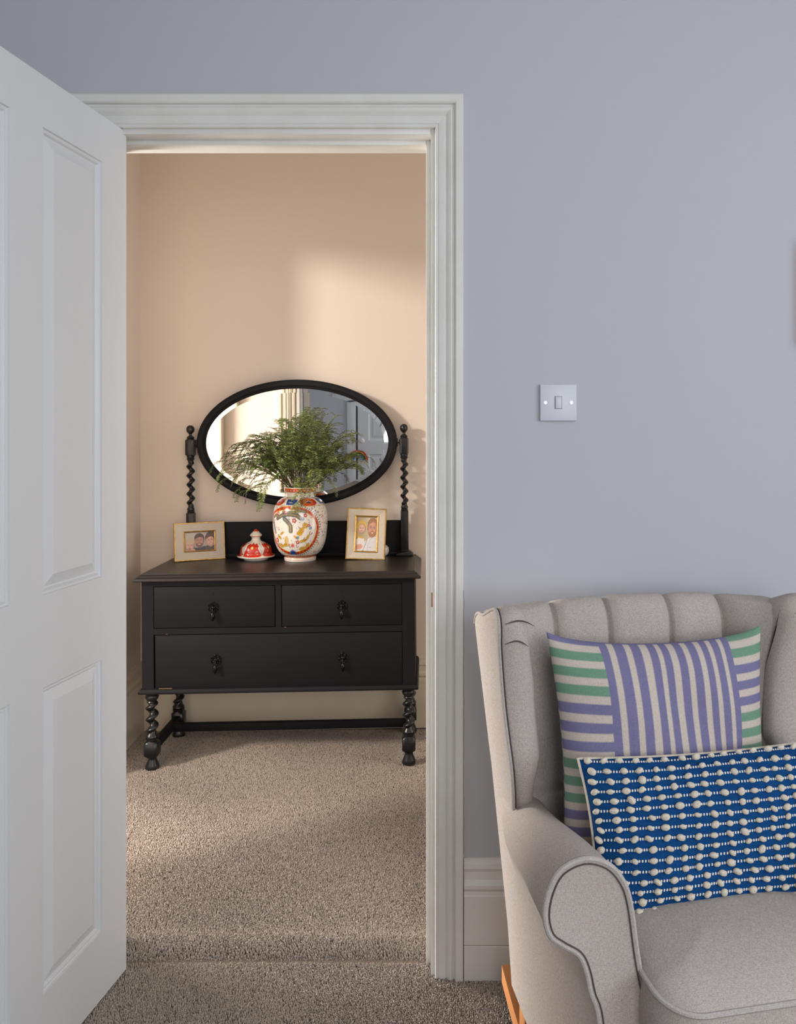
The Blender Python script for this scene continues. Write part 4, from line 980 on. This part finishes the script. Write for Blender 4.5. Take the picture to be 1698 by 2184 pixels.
# ------------------------------------------------------------------ cushions on the chair
def pillow_shape(w, h, T, n, pin=.05, seed=0, wob=.004):
    u, v = np.meshgrid(np.linspace(-1, 1, n[0]), np.linspace(-1, 1, n[1]))
    edge = np.clip((1-np.abs(u)**3.2), 0, 1)**.55*np.clip((1-np.abs(v)**3.2), 0, 1)**.55
    x = u*w/2*(1-pin*(1-v*v)*np.abs(u)**2); z = v*h/2*(1-pin*(1-u*u)*np.abs(v)**2)
    wv = wob*(np.sin(u*5+seed)*np.cos(v*4+seed*2)+.5*np.sin((u+v)*7+seed))*edge
    return u, v, x, z, edge*T/2+wv, edge
def pillow(name, w, h, T, n, front_cols, mF, mB, parent, pin, seed, wob=.004):
    u, v, x, z, t, e = pillow_shape(w, h, T, n, pin, seed, wob)
    nx, ny = n
    if name[2:]: x = x*(1-.05*(1-(v+1)/2)); z = z+.010*np.abs(u)**6*np.maximum(v, 0)**3
    V = np.stack([x, -t, z], -1).reshape(-1, 3)
    F = [(j*nx+i, j*nx+i+1, (j+1)*nx+i+1, (j+1)*nx+i) for j in range(ny-1) for i in range(nx-1)]
    fr = pmesh(name[0], V, F, mF, parent, cols=front_cols(u.ravel(), v.ravel()) if front_cols else None, fix=False, sharp=0)
    V2 = np.stack([x, t*.9+.0005, z], -1).reshape(-1, 3); F2 = [f[::-1] for f in F]
    pmesh(name[1], V2, F2, mB, parent, cols=front_cols(-u.ravel(), v.ravel()) if (front_cols and mB == mF) else None, fix=False, sharp=0)
    b_idx = [(0, i) for i in range(0, nx, 4)]+[(j, nx-1) for j in range(0, ny, 4)]+[(ny-1, i) for i in range(nx-1, -1, -4)]+[(j, 0) for j in range(ny-1, -1, -4)]
    loop = []
    for j, i in b_idx:
        p = Vector((x[j, i], 0, z[j, i]))
        if not loop or (p-loop[-1]).length > .002: loop.append(p)
    if (loop[0]-loop[-1]).length < .002: loop.pop()
    return (u, v, x, z, t), loop
PUR, GRN, CRM = lin((126, 122, 158)), lin((118, 156, 132)), lin((208, 196, 184))
def stripes(u, v):
    s = (u+1)/2; t = (1-v)/2; n = len(u)
    c = np.tile(PUR, (n, 1))
    wv = .006*np.sin(t*9+s*4)
    sc = (s-.215)/.60+.006*np.sin(t*8)
    for a_, b2 in ((.065, .112), (.190, .236), (.305, .362), (.420, .455), (.510, .560), (.620, .662), (.725, .768), (.820, .856), (.915, .948)):
        m_ = (np.clip((sc-a_)/.006+.5, 0, 1)*np.clip((b2-sc)/.006+.5, 0, 1))[:, None]; c = c*(1-m_)+CRM*m_
    left = s < .215; right = s > .815
    def band(mask, seq, ph):
        tt = (t+wv*1.5-ph)
        c[mask] = CRM
        for k, col in enumerate(seq):
            if col is None: continue
            y0 = k*.0715; m_ = (mask*np.clip((tt-y0)/.0045+.5, 0, 1)*np.clip((y0+.040-tt)/.0045+.5, 0, 1))[:, None]; c[:] = c*(1-m_)+col*m_
    band(left, [PUR, GRN, GRN, GRN, PUR, PUR, PUR, GRN, GRN, GRN, PUR, PUR, PUR, GRN, GRN, PUR], -.012)
    band(right, [GRN, GRN, PUR, PUR, PUR, GRN, GRN, GRN, PUR, PUR, PUR, GRN, GRN, PUR, PUR], -.02)
    edge = (np.abs(u) > .994) | (np.abs(v) > .994); c[edge & ~left & ~right] = PUR
    return c
sp = empty('striped_cushion', label='square cushion with lilac, green and cream stripes, propped against the chair back', cat='cushion')
bpy.context.view_layer.update()
CM = Matrix.Translation((.487, -.634, 0)) @ Matrix.Rotation(math.atan(.2), 4, 'Z')
sp.matrix_world = CM @ Matrix.Translation((-.025, .300, .662)) @ Matrix.Rotation(-.18, 4, 'X') @ Matrix.Rotation(math.radians(1.0), 4, 'Y')
pillow(('cover_front', 'cover_back', 1), .455, .440, .125, (360, 360), stripes, M_stripe, M_stripe, sp, .085, 1.0)
bc = empty('bobble_cushion', label='oblong blue woven cushion covered in rows of cream cotton bobbles', cat='cushion')
bc.matrix_world = CM @ Matrix.Translation((.004, .172, .568)) @ Matrix.Rotation(-.32, 4, 'X') @ Matrix.Rotation(math.radians(.3), 4, 'Y')
BW, BH, BT = .470, .267, .108
(u, v, x, z, t), loop = pillow(('cover_front', 'cover_back'), BW, BH, BT, (200, 130), None, M_blue, M_cream, bc, .06, 2.0, .003)
MB().tube(loop, .0028, 8, closed=True).build('edge_band', M_cream, bc)
# surface lookup for rows
def surf(uu, vv):
    e = (max(0, 1-abs(uu)**3.2))**.55*(max(0, 1-abs(vv)**3.2))**.55
    X = uu*BW/2*(1-.06*(1-vv*vv)*uu*uu); Z = vv*BH/2*(1-.06*(1-uu*uu)*vv*vv)
    w_ = .003*(math.sin(uu*5+2)*math.cos(vv*4+4)+.5*math.sin((uu+vv)*7+2))*e
    return Vector((X, -(e*BT/2+w_), Z))
def nrm(uu, vv):
    a_ = surf(min(uu+.01, 1), vv)-surf(uu-.01, vv); b2 = surf(uu, min(vv+.01, 1))-surf(uu, vv-.01); n = a_.cross(b2).normalized()
    return n if n.y < 0 else -n
def bobble_mesh(seed):
    r = random.Random(seed); m = MB(); R = []
    for j in range(9):
        ph = math.pi*j/8; ring = []
        for i in range(12):
            th = 2*math.pi*i/12; k = 1.04+.06*math.sin(2*th+seed)+.03*r.uniform(-1, 1)-.14*math.exp(-((math.sin(th-ph*.9-seed))/.22)**2)
            rr = math.sin(ph)+.001; ring.append((.0070*rr*k*math.cos(th), .0052*rr*k*math.sin(th), .0054*math.cos(ph)*k))
        R.append(ring)
    m.rings(R); bmesh.ops.recalc_face_normals(m.bm, faces=m.bm.faces)
    me = bpy.data.meshes.new('bobble'); m.bm.to_mesh(me); m.bm.free(); me.polygons.foreach_set('use_smooth', [True]*len(me.polygons)); me.materials.append(M_cream); return me
bms = [bobble_mesh(k) for k in range(6)]
rb_ = random.Random(5); stitch = MB(); NROW = 17; cnt = 0
for j in range(NROW):
    vv = 1-(j+.35)*2/(NROW-.1); vv = max(-.985, min(.985, vv)); off = rb_.uniform(0, .4); wph = rb_.uniform(0, 6)
    nb = 16; us = []
    for i in range(nb):
        uu = -.975+(i+off*.9+rb_.uniform(-.1, .1))*1.95/(nb-.2)
        if uu > .985: continue
        us.append(uu); v2 = vv+.012*math.sin(uu*4+j*.6); v2 = max(-.99, min(.99, v2))
        p = surf(uu, v2); n = nrm(uu, v2)
        o = bpy.data.objects.new('bobble', bms[rb_.randrange(6)]); C.objects.link(o); o.parent = bc
        s = rb_.uniform(.85, 1.15); q = n.to_track_quat('Z', 'Y')
        o.matrix_parent_inverse = Matrix(); o.location = p+n*.0030; o.rotation_mode = 'QUATERNION'; o.rotation_quaternion = q @ Matrix.Rotation(rb_.uniform(-.5, .5), 4, 'Z').to_quaternion(); o.scale = (s, s*rb_.uniform(.85, 1.1), s*.95)
        cnt += 1
    for a_, b2 in zip(us, us[1:]):
        for k in range(4):
            uu = a_+(b2-a_)*(.24+.175*k); v2 = vv+.012*math.sin(uu*4+j*.6); v2 = max(-.985, min(.985, v2)); p = surf(uu, v2); n = nrm(uu, v2)
            up = Vector((.25, 0, 1)); tt = up.cross(n).normalized(); up = n.cross(tt).normalized()
            Mx = Matrix((tt, up, n)).transposed().to_4x4(); Mx.translation = p
            stitch.box(-.0014, .0014, -.0021, .0021, -.001, .0014, .0006, Mx, seg=1)
stitch.build('stitches', M_stitch, bc, kind='stuff')
